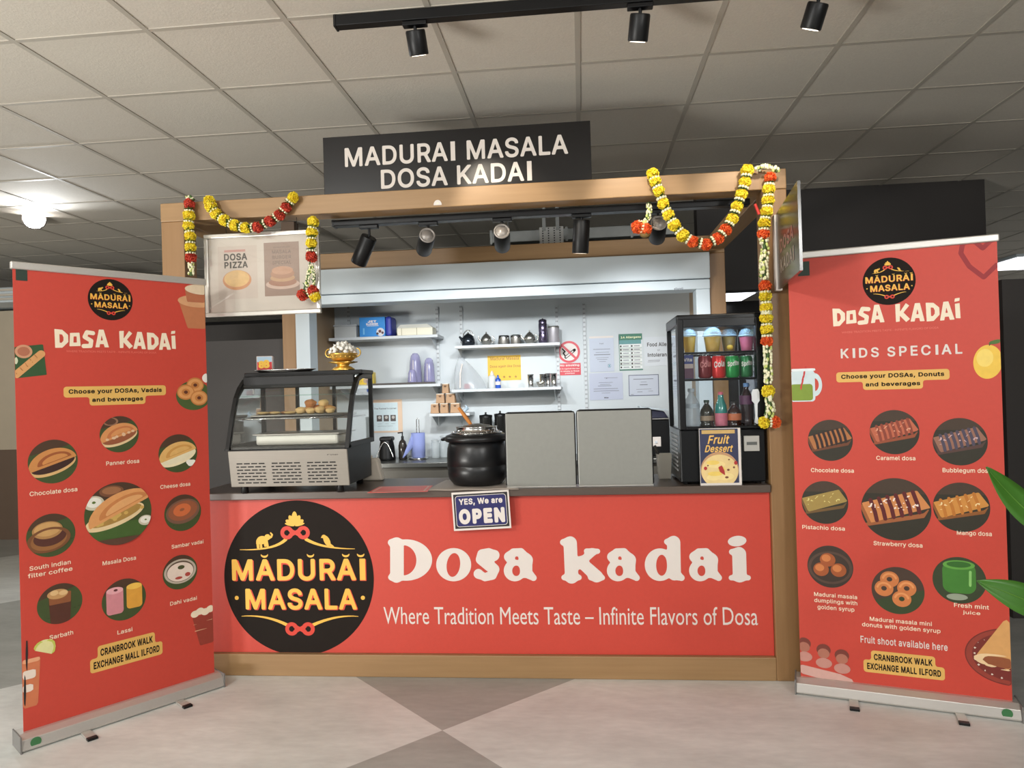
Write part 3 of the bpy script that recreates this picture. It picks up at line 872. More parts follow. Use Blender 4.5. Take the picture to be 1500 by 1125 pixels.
pts = [(988, 175), (978, 247), (975, 317), (965, 388), (950, 462), (945, 530), (955, 862), (958, 924), (962, 995), (962, 1062)] + [to1(*p) for p in ((758, 40), (760, 98), (762, 158), (763, 222), (770, 500), (748, 670), (806, 668))]
t = garland('long vertical marigold and jasmine garland down the right post', pts, 'oyyyyooyyyyyyoyyo', -0.045, CR, gr)
bead_rope('jasmine_rope', [P(900 + x * CR[2], 220 + y * CR[2], -0.045) for x, y in ((945, 562), (955, 640), (945, 730), (952, 825))], t, 11)
bead_rope('jasmine_rope', [P(C2[0] + x * C2[2], C2[1] + y * C2[2], -0.045) for x, y in ((766, 255), (768, 340), (770, 460))], t, 12)
bead_rope('jasmine_rope', [P(C2[0] + x * C2[2], C2[1] + y * C2[2], -0.045) for x, y in ((772, 530), (785, 600), (770, 645))], t, 13)
bead_rope('jasmine_cluster', [P(900 + x * CR[2], 220 + y * CR[2], -0.05) for x, y in ((910, 118), (950, 100), (990, 108), (1035, 135))], t, 14, .010, .014)
g = G(); a = P(1106, 299, -0.05); b = P(1112, 314, -0.05); g.tube([a, b], .007, mat('red_ribbon', (190, 36, 25), .5), 8); g.build('ribbon', t)

CL = (220, 240, 280 / 1050)
garland('dim yellow and red garland swag along the left end of beam', [(325, 205), (335, 235), (362, 275), (408, 310), (465, 338), (525, 352), (590, 348), (660, 315), (712, 280), (745, 240), (785, 185)],
        'yyyyyyrrrry', -0.04, CL, gr, dark=True)
t = garland('yellow and red garland hanging down the left post', [(216, 222), (213, 285), (210, 340), (220, 398), (222, 458), (224, 515)], 'ryyyyr', -0.04, CL, gr, dark=True)
bead_rope('jasmine_rope', [P(220 + x * CL[2], 240 + y * CL[2], -0.04) for x, y in ((226, 545), (226, 580), (226, 615))], t, 21, .008, .012)
bead_rope('jasmine_cluster', [P(220 + x * CL[2], 240 + y * CL[2], -0.04) for x, y in ((205, 185), (222, 180), (240, 200))], t, 22, .005, .006)
t = garland('short garland hanging in front of the white picture frame', [(895, 320), (888, 375), (886, 435), (885, 510), (838, 720), (893, 700), (905, 728)], 'yyyrrry', -0.03, CL, gr, dark=True)
bead_rope('jasmine_rope', [P(220 + x * CL[2], 240 + y * CL[2], -0.03) for x, y in ((885, 560), (870, 620), (858, 680))], t, 23, .006, .010)
bead_rope('jasmine_rope', [P(220 + x * CL[2], 240 + y * CL[2], -0.03) for x, y in ((890, 560), (902, 620), (898, 670))], t, 24, .005, .006)

# =================================================================== PICTURE FRAME UNDER THE LEFT END OF THE BEAM
YF = 0.03
t = thing('picture_frame', 'white framed DOSA PIZZA poster hanging under left of beam', 'picture', (-1.64, YF, 1.86))
SILV = mat('silver_frame', (206, 202, 194), 0.25, metal=0.5)
c4 = [P(*q, YF) for q in ((298, 341), (467, 338), (469, 460), (300, 463))]
x0, x1, z0, z1 = (c4[0].x + c4[3].x) / 2, (c4[1].x + c4[2].x) / 2, (c4[2].z + c4[3].z) / 2, (c4[0].z + c4[1].z) / 2
fw = 0.022
g = G(); g.box(x0, x1, YF, YF + .022, z0, z0 + fw, SILV); g.box(x0, x1, YF, YF + .022, z1 - fw, z1, SILV); g.box(x0, x0 + fw, YF, YF + .022, z0 + fw, z1 - fw, SILV); g.box(x1 - fw, x1, YF, YF + .022, z0 + fw, z1 - fw, SILV)
g.build('frame', t, 0.004)
g = G(); g.box(x0 + fw, x1 - fw, YF + .012, YF + .018, z0 + fw, z1 - fw, mat('mount_board', (192, 182, 170), .6)); g.build('mount', t)
g = G(); g.box(x0 + fw, x1 - fw, YF + .006, YF + .008, z0 + fw, z1 - fw, glass('frame_glass', gloss=.10)); g.build('glazing', t)
W_, H_ = x1 - x0, z1 - z0
fx = lambda u: x0 + W_ * (u / 1400.0); fz = lambda v: z1 - H_ * ((v - 10) / 1000.0)
g = G(face_y(YF + .0118)); 
g.rect(fx(160), fx(640), fz(800), fz(160), 0, mat('poster_pale', (186, 172, 160), .6)); g.rect(fx(240), fx(500), fz(232), fz(205), .0003, mat('poster_rose', (178, 128, 118), .6))
g.text('DOSA', fx(378), fz(292), .0004, DARKC, w=fx(520) - fx(236), h=fz(250) - fz(335), bold=.03); g.text('PIZZA', fx(382), fz(388), .0004, DARKC, w=fx(526) - fx(240), h=fz(350) - fz(428), bold=.03)
rx = (fx(565) - fx(215)) / 2
g.disc(fx(390), fz(572), rx, .0004, mat('poster_crust', (186, 128, 84), .6), 40, (fz(450) - fz(690)) / 2); g.disc(fx(388), fz(555), rx * .88, .0007, mat('poster_cheese', (206, 168, 108), .6, var=.2, scale=50), 40, (fz(450) - fz(690)) / 2 * .84); g.build('pizza_poster', t)
g = G(face_y(YF + .0118)); g.rect(fx(725), fx(1150), fz(785), fz(140), 0, mat('poster_taupe', (140, 116, 102), .6))
for v in (200, 255, 320, 385): g.text(['DOUBLE DECKER', 'MASALA', 'BURGER', 'SPECIAL'][(200, 255, 320, 385).index(v)], fx(940), fz(v), .0003, mat('poster_umber', (112, 92, 80), .6), w=fx(1050) - fx(820) if v > 200 else fx(1040) - fx(840), h=(fz(0) - fz(42)) if v > 200 else (fz(0) - fz(16)), bold=.02)
for (v, ry, rr, cc) in ((645, 60, 205, (186, 160, 144)), (620, 52, 170, (150, 106, 84)), (570, 46, 150, (176, 140, 104)), (520, 60, 145, (160, 118, 92)), (480, 50, 130, (176, 134, 106))):
    g.disc(fx(945), fz(v), fx(rr) - fx(0), .0004 + (700 - v) * 1e-6, PM(*cc), 30, fz(0) - fz(ry))
g.build('burger_poster', t)
g = G(); g.tube([(x0 + .12, YF + .012, z1), (x0 + .12, YF + .012, 2.36)], .0015, BLACKM, 6); g.tube([(x1 - .12, YF + .012, z1), (x1 - .12, YF + .012, 2.36)], .0015, BLACKM, 6); g.build('hanging_wire', t)

# =================================================================== ROLL-UP BANNERS
PGREEN = PM(58, 74, 34); PDARK = PM(52, 40, 28); PBROWN = PM(104, 66, 36)
def bg_leaf(rot=0.5): return [(PM(62, 78, 38), None), (PM(74, 52, 34), lambda X, Y: -(Y - 0.55 - .25 * X)), (PM(50, 64, 30), s_line([(-1, -.75), (1, -.25)], .02))]
def pic(g, cx, cy, r, layers, z, n=34):
    clip = s_ell(0, 0, 1, 1)
    e = 0.00025
    for i, (m, fn) in enumerate(layers):
        f = clip if fn is None else s_int(clip, fn)
        V, F = iso(f, -1.03, 1.03, -1.03, 1.03, n)
        g.add([(cx + r * x, cy + r * y, z + e * i) for x, y in V], F, m)
def half(cx, cy, a, b, ang):       # upper half of a tilted ellipse
    c, s = math.cos(ang), math.sin(ang)
    return s_int(s_ell(cx, cy, a, b, ang), lambda X, Y: -(-(X - cx) * s + (Y - cy) * c))
def folded(top, top2, fill, edge, extra=(), ang=0.32):
    return bg_leaf() + [(edge, s_ell(-.02, -.20, .98, .40, ang)), (fill, s_ell(0, -.13, .92, .33, ang)),
        (top, half(0.0, -.14, 1.0, .72, ang)), (top2, half(.06, .0, .72, .40, ang)), (top, half(.08, .04, .55, .26, ang))] + list(extra)
GOLD, GOLD2 = PM(206, 142, 72), PM(184, 112, 50)
def chutney(x, y, r): return [(PM(206, 200, 178), s_ell(x, y, r, r * .75)), (PM(236, 234, 222), s_ell(x, y + .02, r * .75, r * .52)), (PM(96, 118, 50), s_ell(x, y + .02, r * .2, r * .14))]
def specks(col, pts, r=.05): return [(col, s_un(*[s_ell(x, y, r, r * .8) for x, y in pts]))]
def rnd_pts(seed, x0, x1, y0, y1, n, ang=0.0):
    q = random.Random(seed); o = []
    for _ in range(n):
        x, y = q.uniform(x0, x1), q.uniform(y0, y1)
        o.append((x * math.cos(ang) - y * math.sin(ang), x * math.sin(ang) + y * math.cos(ang)))
    return o
DOSA = {
 'panner': folded(PM(214, 146, 88), PM(196, 116, 66), PM(150, 84, 52), PM(226, 196, 150), [(PM(88, 56, 40), s_ell(-.45, .72, .34, .2)), (PM(150, 110, 84), s_ring(-.45, .72, .34, .2, .03))] + specks(PM(222, 186, 150), rnd_pts(3, -.7, .7, -.12, -.04, 9, .32), .09)),
 'chocolate': folded(PM(204, 138, 76), PM(158, 86, 44), PM(58, 32, 26), PM(218, 176, 118)),
 'cheese': folded(PM(222, 176, 104), PM(206, 150, 76), PM(232, 222, 190), PM(238, 224, 186), specks(PM(240, 238, 226), [(.62, -.6), (.74, -.52), (.55, -.5)], .16)),
 'masala': bg_leaf() + chutney(-.72, .42, .3) + [(PM(120, 76, 50), s_ell(-.2, .74, .36, .18)), (PM(158, 106, 70), s_ell(-.2, .76, .28, .12)), (PM(66, 96, 40), lambda X, Y: (Y + .28)), (PM(232, 206, 160), s_ell(-.12, -.10, .92, .30, .3)), (PM(172, 134, 66), s_ell(-.08, -.06, .80, .20, .3))]
   + specks(PM(206, 170, 92), rnd_pts(8, -.7, .7, -.14, .02, 16, .3), .07) + [(PM(220, 156, 96), half(.1, .04, 1.05, .62, .42)), (PM(200, 128, 72), half(.16, .16, .80, .36, .42)), (PM(224, 166, 108), half(.18, .20, .62, .24, .42))] + chutney(.80, -.33, .22) + [(PM(88, 60, 44), lambda X, Y: Y + .78)],
 'coffee': bg_leaf() + [(PM(150, 100, 56), s_ell(-.1, -.2, .82, .52, .15)), (PM(84, 44, 34), s_ell(-.05, -.08, .68, .40, .15)), (PM(176, 130, 78), s_ell(-.15, .26, .62, .40, .05)), (PM(200, 156, 98), s_ell(-.15, .30, .54, .32, .05)), (PM(122, 76, 44), s_ring(-.1, -.2, .82, .52, .05, .15))],
 'sambar': bg_leaf() + [(PM(120, 84, 66), s_ell(0, .08, .92, .66, .2)), (PM(150, 86, 56), s_ell(0, .12, .80, .52, .2)), (PM(206, 108, 60), s_sub(s_ell(-.05, .16, .48, .34, .2), s_ell(-.05, .18, .14, .08, .2)))] ,
 'sarbath': bg_leaf() + [(PM(84, 44, 30), s_poly([(-.5, .3), (.5, .3), (.42, -1.1), (-.42, -1.1)])), (PM(142, 84, 48), s_poly([(-.5, .55), (.5, .55), (.47, 0), (-.47, 0)])), (PM(196, 150, 96), s_ell(-.1, .5, .46, .24)), (PM(222, 186, 132), s_un(s_ell(-.25, .58, .18, .13), s_ell(.15, .52, .2, .12)))],
 'lassi': bg_leaf() + [(PM(212, 138, 146), s_rrect(-.42, .0, .38, .62, .16)), (PM(232, 172, 178), s_ell(-.42, .52, .38, .16)), (PM(90, 30, 36), s_ell(-.38, .53, .1, .06)), (PM(222, 160, 60), s_rrect(.46, .08, .36, .58, .16)), (PM(240, 194, 84), s_ell(.46, .56, .36, .15))],
 'dahi': bg_leaf() + [(PM(92, 72, 56), s_ell(0, .05, .92, .72)), (PM(190, 178, 162), s_ring(0, .05, .86, .66, .05)), (PM(232, 214, 200), s_ell(0, .02, .76, .55)), (PM(70, 74, 40), s_ell(.05, .28, .2, .12)), (PM(176, 70, 60), s_un(s_ell(.42, -.2, .16, .12), s_ell(-.1, -.32, .22, .08)))],
}
def wrap(base, dark, driz, dots=None, ang=0.22, nd=7):
    o = [(PM(44, 40, 26), None), (PM(66, 50, 36), lambda X, Y: -(Y - .5)), (dark, s_poly([(-.92, -.48), (.78, -.10), (.98, .1), (.92, -.02), (.80, -.24), (-.88, -.58)]))]
    o.append((base, s_poly([(-.98, .18), (.62, .62), (.98, .08), (-.72, -.46)])))
    o.append((dark, s_poly([(-.98, .18), (-.72, -.46), (-.80, -.52), (-1.05, .1)])))
    if driz is not None:
        o.append((driz, s_un(*[s_line([(-.72 + 1.46 * k / nd, .28 + .36 * k / nd), (-.60 + 1.46 * k / nd, -.1 + .36 * k / nd), (-.55 + 1.46 * k / nd, -.38 + .36 * k / nd)], .06) for k in range(nd)])))
    if dots is not None:
        o += specks(dots, rnd_pts(17, -.75, .7, -.12, .36, 34, .24), .032)
    return o
KIDS = {
 'chocolate': wrap(PM(176, 112, 62), PM(110, 62, 36), PM(46, 24, 20)),
 'caramel': wrap(PM(190, 100, 70), PM(150, 74, 44), PM(140, 62, 44), PM(220, 160, 130)),
 'bubblegum': wrap(PM(150, 104, 84), PM(84, 56, 50), PM(74, 66, 84), PM(206, 176, 180)),
 'pistachio': wrap(PM(162, 136, 70), PM(110, 80, 40), None, PM(220, 206, 130)),
 'strawberry': wrap(PM(206, 134, 76), PM(160, 92, 50), PM(92, 22, 26), PM(244, 226, 214), nd=6),
 'mango': wrap(PM(206, 140, 62), PM(140, 84, 34), PM(190, 116, 40), PM(240, 214, 160), nd=5),
 'dumpling': [(PM(58, 44, 34), None), (PM(84, 62, 50), s_ring(0, -.05, .9, .72, .05))] + sum([[(PM(164, 84, 40), s_ell(x, y, .34, .32)), (PM(206, 124, 68), s_ell(x - .06, y + .08, .20, .17))] for x, y in ((-.1, .32), (-.4, -.15), (.36, -.14))], []),
 'donut': [(PM(70, 52, 40), None), (PM(52, 66, 34), lambda X, Y: (Y + .2 - X * .3))] + sum([[(PM(206, 122, 66), s_sub(s_ell(x, y, .36, .34), s_ell(x, y, .11, .10))), (PM(226, 152, 92), s_int(s_ring(x, y, .25, .23, .04), lambda X, Y, y=y: y - Y))] for x, y in ((-.30, .46), (-.52, .06), (.34, .12), (.14, -.34))], []),
 'mint': [(PM(52, 62, 36), None), (PM(64, 126, 44), s_rrect(0, .1, .62, .66, .34)), (PM(96, 160, 64), s_ell(0, .66, .60, .20)), (PM(48, 104, 34), s_ell(0, .68, .46, .13)), (PM(140, 196, 110), s_seg(.42, .4, .40, -.2, .05)), (PM(150, 160, 140), s_ell(-.1, -.72, .4, .14))],
}
CHUNK = {
 'D': s_sub(s_poly([(0, 1), (.40, .98), (.70, .72), (.72, .34), (.42, .02), (.06, 0)]), s_poly([(.26, .74), (.40, .72), (.47, .58), (.47, .40), (.38, .28), (.28, .28)])),
 'O': s_sub(s_poly([(.06, .80), (.55, .84), (.62, .12), (.04, .08)]), s_poly([(.25, .62), (.40, .63), (.42, .30), (.24, .29)])),
 'S': s_line([(.60, .86), (.28, .90), (.16, .64), (.50, .44), (.46, .16), (.10, .14)], .115),
 'A': s_sub(s_poly([(0, 0), (.24, .98), (.50, .98), (.74, 0), (.50, 0), (.46, .18), (.26, .18), (.22, 0)]), s_poly([(.31, .38), (.43, .38), (.37, .68)])),
 'K': s_un(s_poly([(.0, .96), (.26, .98), (.24, .02), (.04, 0)]), s_poly([(.2, .46), (.56, 1.0), (.74, .86), (.44, .50), (.78, .14), (.58, -.02), (.22, .36)])),
 'I': s_un(s_poly([(.02, .78), (.26, .80), (.26, 0), (.02, .02)]), s_poly([(.0, .88), (.26, .92), (.28, 1.08), (.04, 1.06)])),
}
CW = {'D': .74, 'O': .68, 'S': .72, 'A': .78, 'K': .80, 'I': .32, ' ': .52}
def chunky(g, s, x0, x1, y0, h, z, m):
    tot = sum(CW[c] for c in s); k = (x1 - x0) / tot; x = x0; rq = random.Random(4)
    for c in s:
        if c != ' ':
            V, F = iso(CHUNK[c], -.06, .86, -.08, 1.12, 36)
            dy = rq.uniform(-.05, .05) * h; a = rq.uniform(-.05, .05)
            g.add([(x + k * (px * math.cos(a) - py * math.sin(a)), y0 + dy + h * (py * math.cos(a) + px * math.sin(a) * .6), z) for px, py in V], F, m)
        x += k * CW[c]

def banner(label, A, B, heading_pics, plate_lines, extra, stand_off=0.0):
    A, B = Vector(A), Vector(B)
    u = (B - A).normalized(); n = Vector((u.y, -u.x, 0)); wid = (B - A).length
    A = A + n * stand_off
    T = Matrix(((u.x, 0, n.x, A.x), (u.y, 0, n.y, A.y), (0, 1, 0, 0), (0, 0, 0, 1)))   # local (u, v=height, out)
    def UV(px, py):
        q = PPL(px, py, A, n); d = q - A
        return d.dot(u), q.z
    t = thing('rollup_banner', label, 'banner', tuple(A + u * wid / 2), 'roll-up banners beside the stall')
    g = G(T); g.box(0.012, wid - 0.012, 0.05, 2.005, -0.0015, 0.0, RED); sheet = g.build('printed_sheet', t)
    ALU = mat('aluminium', (206, 202, 196), 0.35, metal=0.55, var=0.04, scale=20, stretch=(.3, 6, 6))
    g = G(T); g.box(0.004, wid - 0.004, 2.0, 2.032, -0.012, 0.010, ALU); g.build('top_rail', t, 0.005)
    g = G(T)
    prof = [(-.06, 0.004), (.055, 0.004), (.060, .012), (.052, .05), (.020, .066), (-.05, .066), (-.062, .05)]
    V = [(x, z, o) for x in (-0.008, wid + 0.008) for o, z in prof]; k = len(prof)
    g.add(V, [(i, (i + 1) % k, (i + 1) % k + k, i + k) for i in range(k)] + [list(range(k))[::-1], list(range(k, 2 * k))], ALU); base = g.build('base_cassette', t, 0.002)
    for x in (-0.014, wid + 0.008):
        g = G(T); g.prism([(x, 0.0), (x + .006, 0.0), (x + .006, .068), (x, .068)], -.064, .062, mat('end_cap_grey', (120, 118, 116), .4)); g.build('end_cap', t, .002)
    for x in (wid * .27, wid * .75):
        g = G(T); g.box(x - .018, x + .018, 0.004, 0.009, .05, .135, ALU); f = g.build('swivel_foot', t)
        g = G(T); g.box(x - .020, x + .020, 0.0, 0.011, .135, .16, BLACK); g.build('rubber_tip', f, .002)
    sx = wid - .055 if A.x > 0 else .03
    g = G(Matrix(((u.x, 0, n.x, A.x), (u.y, 0, n.y, A.y), (0, 1, 0, 0), (0, 0, 0, 1)))); g.disc(sx + .012, .032, .020, .0585, mat('green_dot', (58, 116, 70), .5), 24); g.build('green_sticker', t)
    z = 0.0006
    # heading
    cx, cy = UV(*extra['logo']); r = extra['logo_r']
    g = G(T); emblem(g, r, cx, cy, z, n=48, lod=.45); g.build('round_emblem', t)
    x0, y0 = UV(*extra['head'][0]); x1, y1 = UV(*extra['head'][1])
    g = G(T); chunky(g, 'DOSA KADAI', x0, x1, (y0 + y1) / 2, extra['head_h'], z, CREAM); g.build('heading_lettering', t)
    x0, y0 = UV(*extra['small'][0]); x1, y1 = UV(*extra['small'][1])
    g = G(T); g.text('WHERE TRADITION MEETS TASTE - INFINITE FLAVORS OF DOSA', (x0 + x1) / 2, (y0 + y1) / 2, z, PM(226, 120, 104), w=x1 - x0, h=.009, font=False); 
    for s, px, py, w, h, b in extra.get('lines', []):
        x, y = UV(px, py); g.text(s, x, y, z, PWHITE, w=w, h=h, bold=b, space=1.25 if s.isupper() else 1.05, font=False if b <= 0 else True)
    g.build('small_lettering', t)
    # amber plates
    for (lines, boxes) in plate_lines:
        g = G(T); fs = []
        bb = []
        for (pa, pb, hh) in boxes:
            xa, ya = UV(*pa); xb, yb = UV(*pb); yy = (ya + yb) / 2
            fs.append(s_rrect((xa + xb) / 2, yy, (xb - xa) / 2, hh / 2, .012)); bb.append((xa, xb, yy, hh))
        X0 = min(q[0] for q in bb) - .01; X1 = max(q[1] for q in bb) + .01; Y0 = min(q[2] - q[3] for q in bb); Y1 = max(q[2] + q[3] for q in bb)
        V, F = iso(s_un(*fs, k=.012), X0, X1, Y0, Y1, 90); g.add([(x, y, z) for x, y in V], F, mat('plate_amber', (226, 180, 96), .55, var=.04))
        pl = g.build('amber_plate', t)
        g = G(T)
        for s, q in zip(lines, bb):
            g.text(s, (q[0] + q[1]) / 2, q[2], z + .0005, DARKC, w=(q[1] - q[0]) * .91, h=q[3] * .52, bold=.03)
        g.build('plate_lettering', pl)
    # dishes
    for key, px, py, rr, lines, lx, ly in heading_pics:
        x, y = UV(px, py)
        g = G(T); pic(g, x, y, rr, (DOSA if extra['set'] == 'dosa' else KIDS)[key], z, n=52 if rr > .11 else 36); g.build('dish_picture', t)
        g = G(T); lx_, ly_ = UV(lx, ly)
        for i, s in enumerate(lines):
            g.text(s, lx_, ly_ - .030 * (i - (len(lines) - 1) / 2), z, CREAM, h=.024 if any(c in 'gpy' for c in s) else .019, w=len(s) * .0128, bold=.012)
        g.build('caption', t)
    for name, fn in extra['art']:
        g = G(T); fn(g, UV, z, wid); g.build(name, t)
    return t

def clip_sheet(fn, wid):
    return s_int(fn, lambda X, Y: .0125 - X, lambda X, Y: X - wid + .0125)
def art(g, UV, z, wid, px, py, s, layers, n=34):
    cx, cy = UV(px, py)
    for i, (m, fn) in enumerate(layers):
        f = clip_sheet(lambda X, Y, fn=fn: fn((X - cx) / s, (Y - cy) / s) * s, wid)
        V, F = iso(f, cx - 1.3 * s, cx + 1.3 * s, cy - 1.3 * s, cy + 1.3 * s, n)
        if V: g.add([(x, y, z + .00025 * i) for x, y in V], F, m)
GRN = PM(46, 82, 44)
veg = ('dark_green_square', lambda g, UV, z, wid: g.rect(UV(23, 403)[0], UV(40, 403)[0], UV(30, 411)[1], UV(30, 394)[1], z, PM(40, 58, 48)))
veg2 = ('dark_green_square', lambda g, UV, z, wid: g.rect(.055, .105, UV(1180, 404)[1], UV(1180, 383)[1], z, PM(40, 58, 48)))
tilt = lambda a: (lambda f: (lambda X, Y: f(X * math.cos(a) + Y * math.sin(a), -X * math.sin(a) + Y * math.cos(a))))
banner('red roll-up menu banner with dosas and vadais, left of stall', PZ(30, 1097, 0), PZ(318, 1003, 0),
  [('panner', 175, 636, .083, ['Panner dosa'], 180, 677), ('chocolate', 78, 676, .094, ['Chocolate dosa'], 79, 720), ('cheese', 261, 664, .092, ['Cheese dosa'], 257, 711),
   ('masala', 174, 752, .142, ['Masala Dosa'], 175, 821), ('coffee', 75, 784, .092, ['South indian', 'filter coffee'], 74, 833), ('sambar', 268, 751, .088, ['Sambar vadai'], 275, 797),
   ('sarbath', 88, 884, .086, ['Sarbath'], 90, 930), ('lassi', 182, 878, .094, ['Lassi'], 183, 924), ('dahi', 264, 838, .082, ['Dahi vadai'], 269, 880)],
  [(['Choose your DOSAs, Vadais', 'and beverages'], [((93, 573), (243, 573), .048), ((131, 587), (213, 584), .046)]),
   (['CRANBROOK WALK', 'EXCHANGE MALL ILFORD'], [((143, 954), (227, 938), .062), ((132, 975), (238, 950), .062)])],
  dict(set='dosa', logo=(162, 439), logo_r=.094, head=((79, 509), (259, 512)), head_h=.082, small=((97, 515), (229, 516)),
       art=[veg,
        ('leaf_dosa_picture', lambda g, UV, z, wid: art(g, UV, z, wid, 38, 531, .075, [(GRN, s_poly([(-1, .8), (.85, 1.05), (1.0, -.7), (-1, -.95)])), (PM(206, 150, 116), s_ell(-.1, .62, .42, .38)), (PM(176, 108, 80), s_ell(-.1, .62, .3, .26)), (PM(206, 210, 180), s_ell(-.72, .1, .34, .32)), (PM(216, 158, 100), s_seg(-.5, -.7, .75, .5, .2)), (PM(180, 116, 64), s_un(*[s_seg(-.4 + .24 * i, -.72 + .24 * i, -.55 + .24 * i, -.5 + .24 * i, .03) for i in range(5)]))])),
        ('tub_picture', lambda g, UV, z, wid: art(g, UV, z, wid, 289, 449, .10, [(PM(190, 120, 80), s_poly([(-.9, .2), (.9, .2), (.6, -1.1), (-.5, -1.1)])), (PM(214, 160, 116), s_ell(0, .25, .95, .3)), (PM(182, 110, 76), s_poly([(-.6, .85), (1, .85), (.9, .2), (-.5, .2)])), (PM(228, 206, 176), s_ell(.2, .85, .8, .25))])),
        ('vadai_picture', lambda g, UV, z, wid: art(g, UV, z, wid, 281, 573, .085, [(PM(70, 92, 44), s_ell(.1, -.25, 1.0, .85))] + sum([[(PM(196, 124, 62), s_ell(x, y, .5, .44)), (PM(218, 154, 92), s_ring(x, y, .34, .28, .08)), (PM(96, 48, 26), s_ell(x, y, .12, .10))] for x, y in ((.2, .35), (-.35, -.05), (.4, -.4))], []) + [(PM(236, 232, 224), s_ell(.9, .75, .3, .28))])),
        ('popcorn_cup_picture', lambda g, UV, z, wid: art(g, UV, z, wid, 301, 913, .085, [(PM(150, 58, 44), s_poly([(-.75, .5), (.9, .6), (.6, -1.2), (-.35, -1.2)])), (PM(220, 180, 140), s_un(s_seg(-.7, .1, .9, .15, .03), s_seg(-.62, -.3, .9, -.25, .03))), (PM(240, 226, 200), s_un(*[s_ell(-.6 + .3 * k, .68 + .1 * (k % 2), .24, .2) for k in range(6)]))])),
        ('iced_drink_picture', lambda g, UV, z, wid: art(g, UV, z, wid, 44, 990, .13, [(PM(208, 120, 80), s_poly([(-.4, .55), (.3, .55), (.2, -1.0), (-.35, -1.0)])), (PM(232, 168, 128), s_poly([(-.4, .55), (.3, .55), (.29, .42), (-.39, .42)])), (PM(236, 220, 206), s_un(s_rrect(-.02, .05, .18, .14, .05), s_rrect(-.08, -.38, .16, .12, .05))), (PM(40, 34, 34), s_seg(-.18, -.9, -.05, 1.15, .035)), (PM(226, 222, 160), s_int(s_ell(.42, .75, .32, .30, .5), lambda X, Y: .5 * (.42 - X) - (Y - .63))), (PM(196, 200, 90), s_int(s_ring(.42, .75, .30, .28, .035, .5), lambda X, Y: .5 * (.42 - X) - (Y - .63)))])),
       ]))
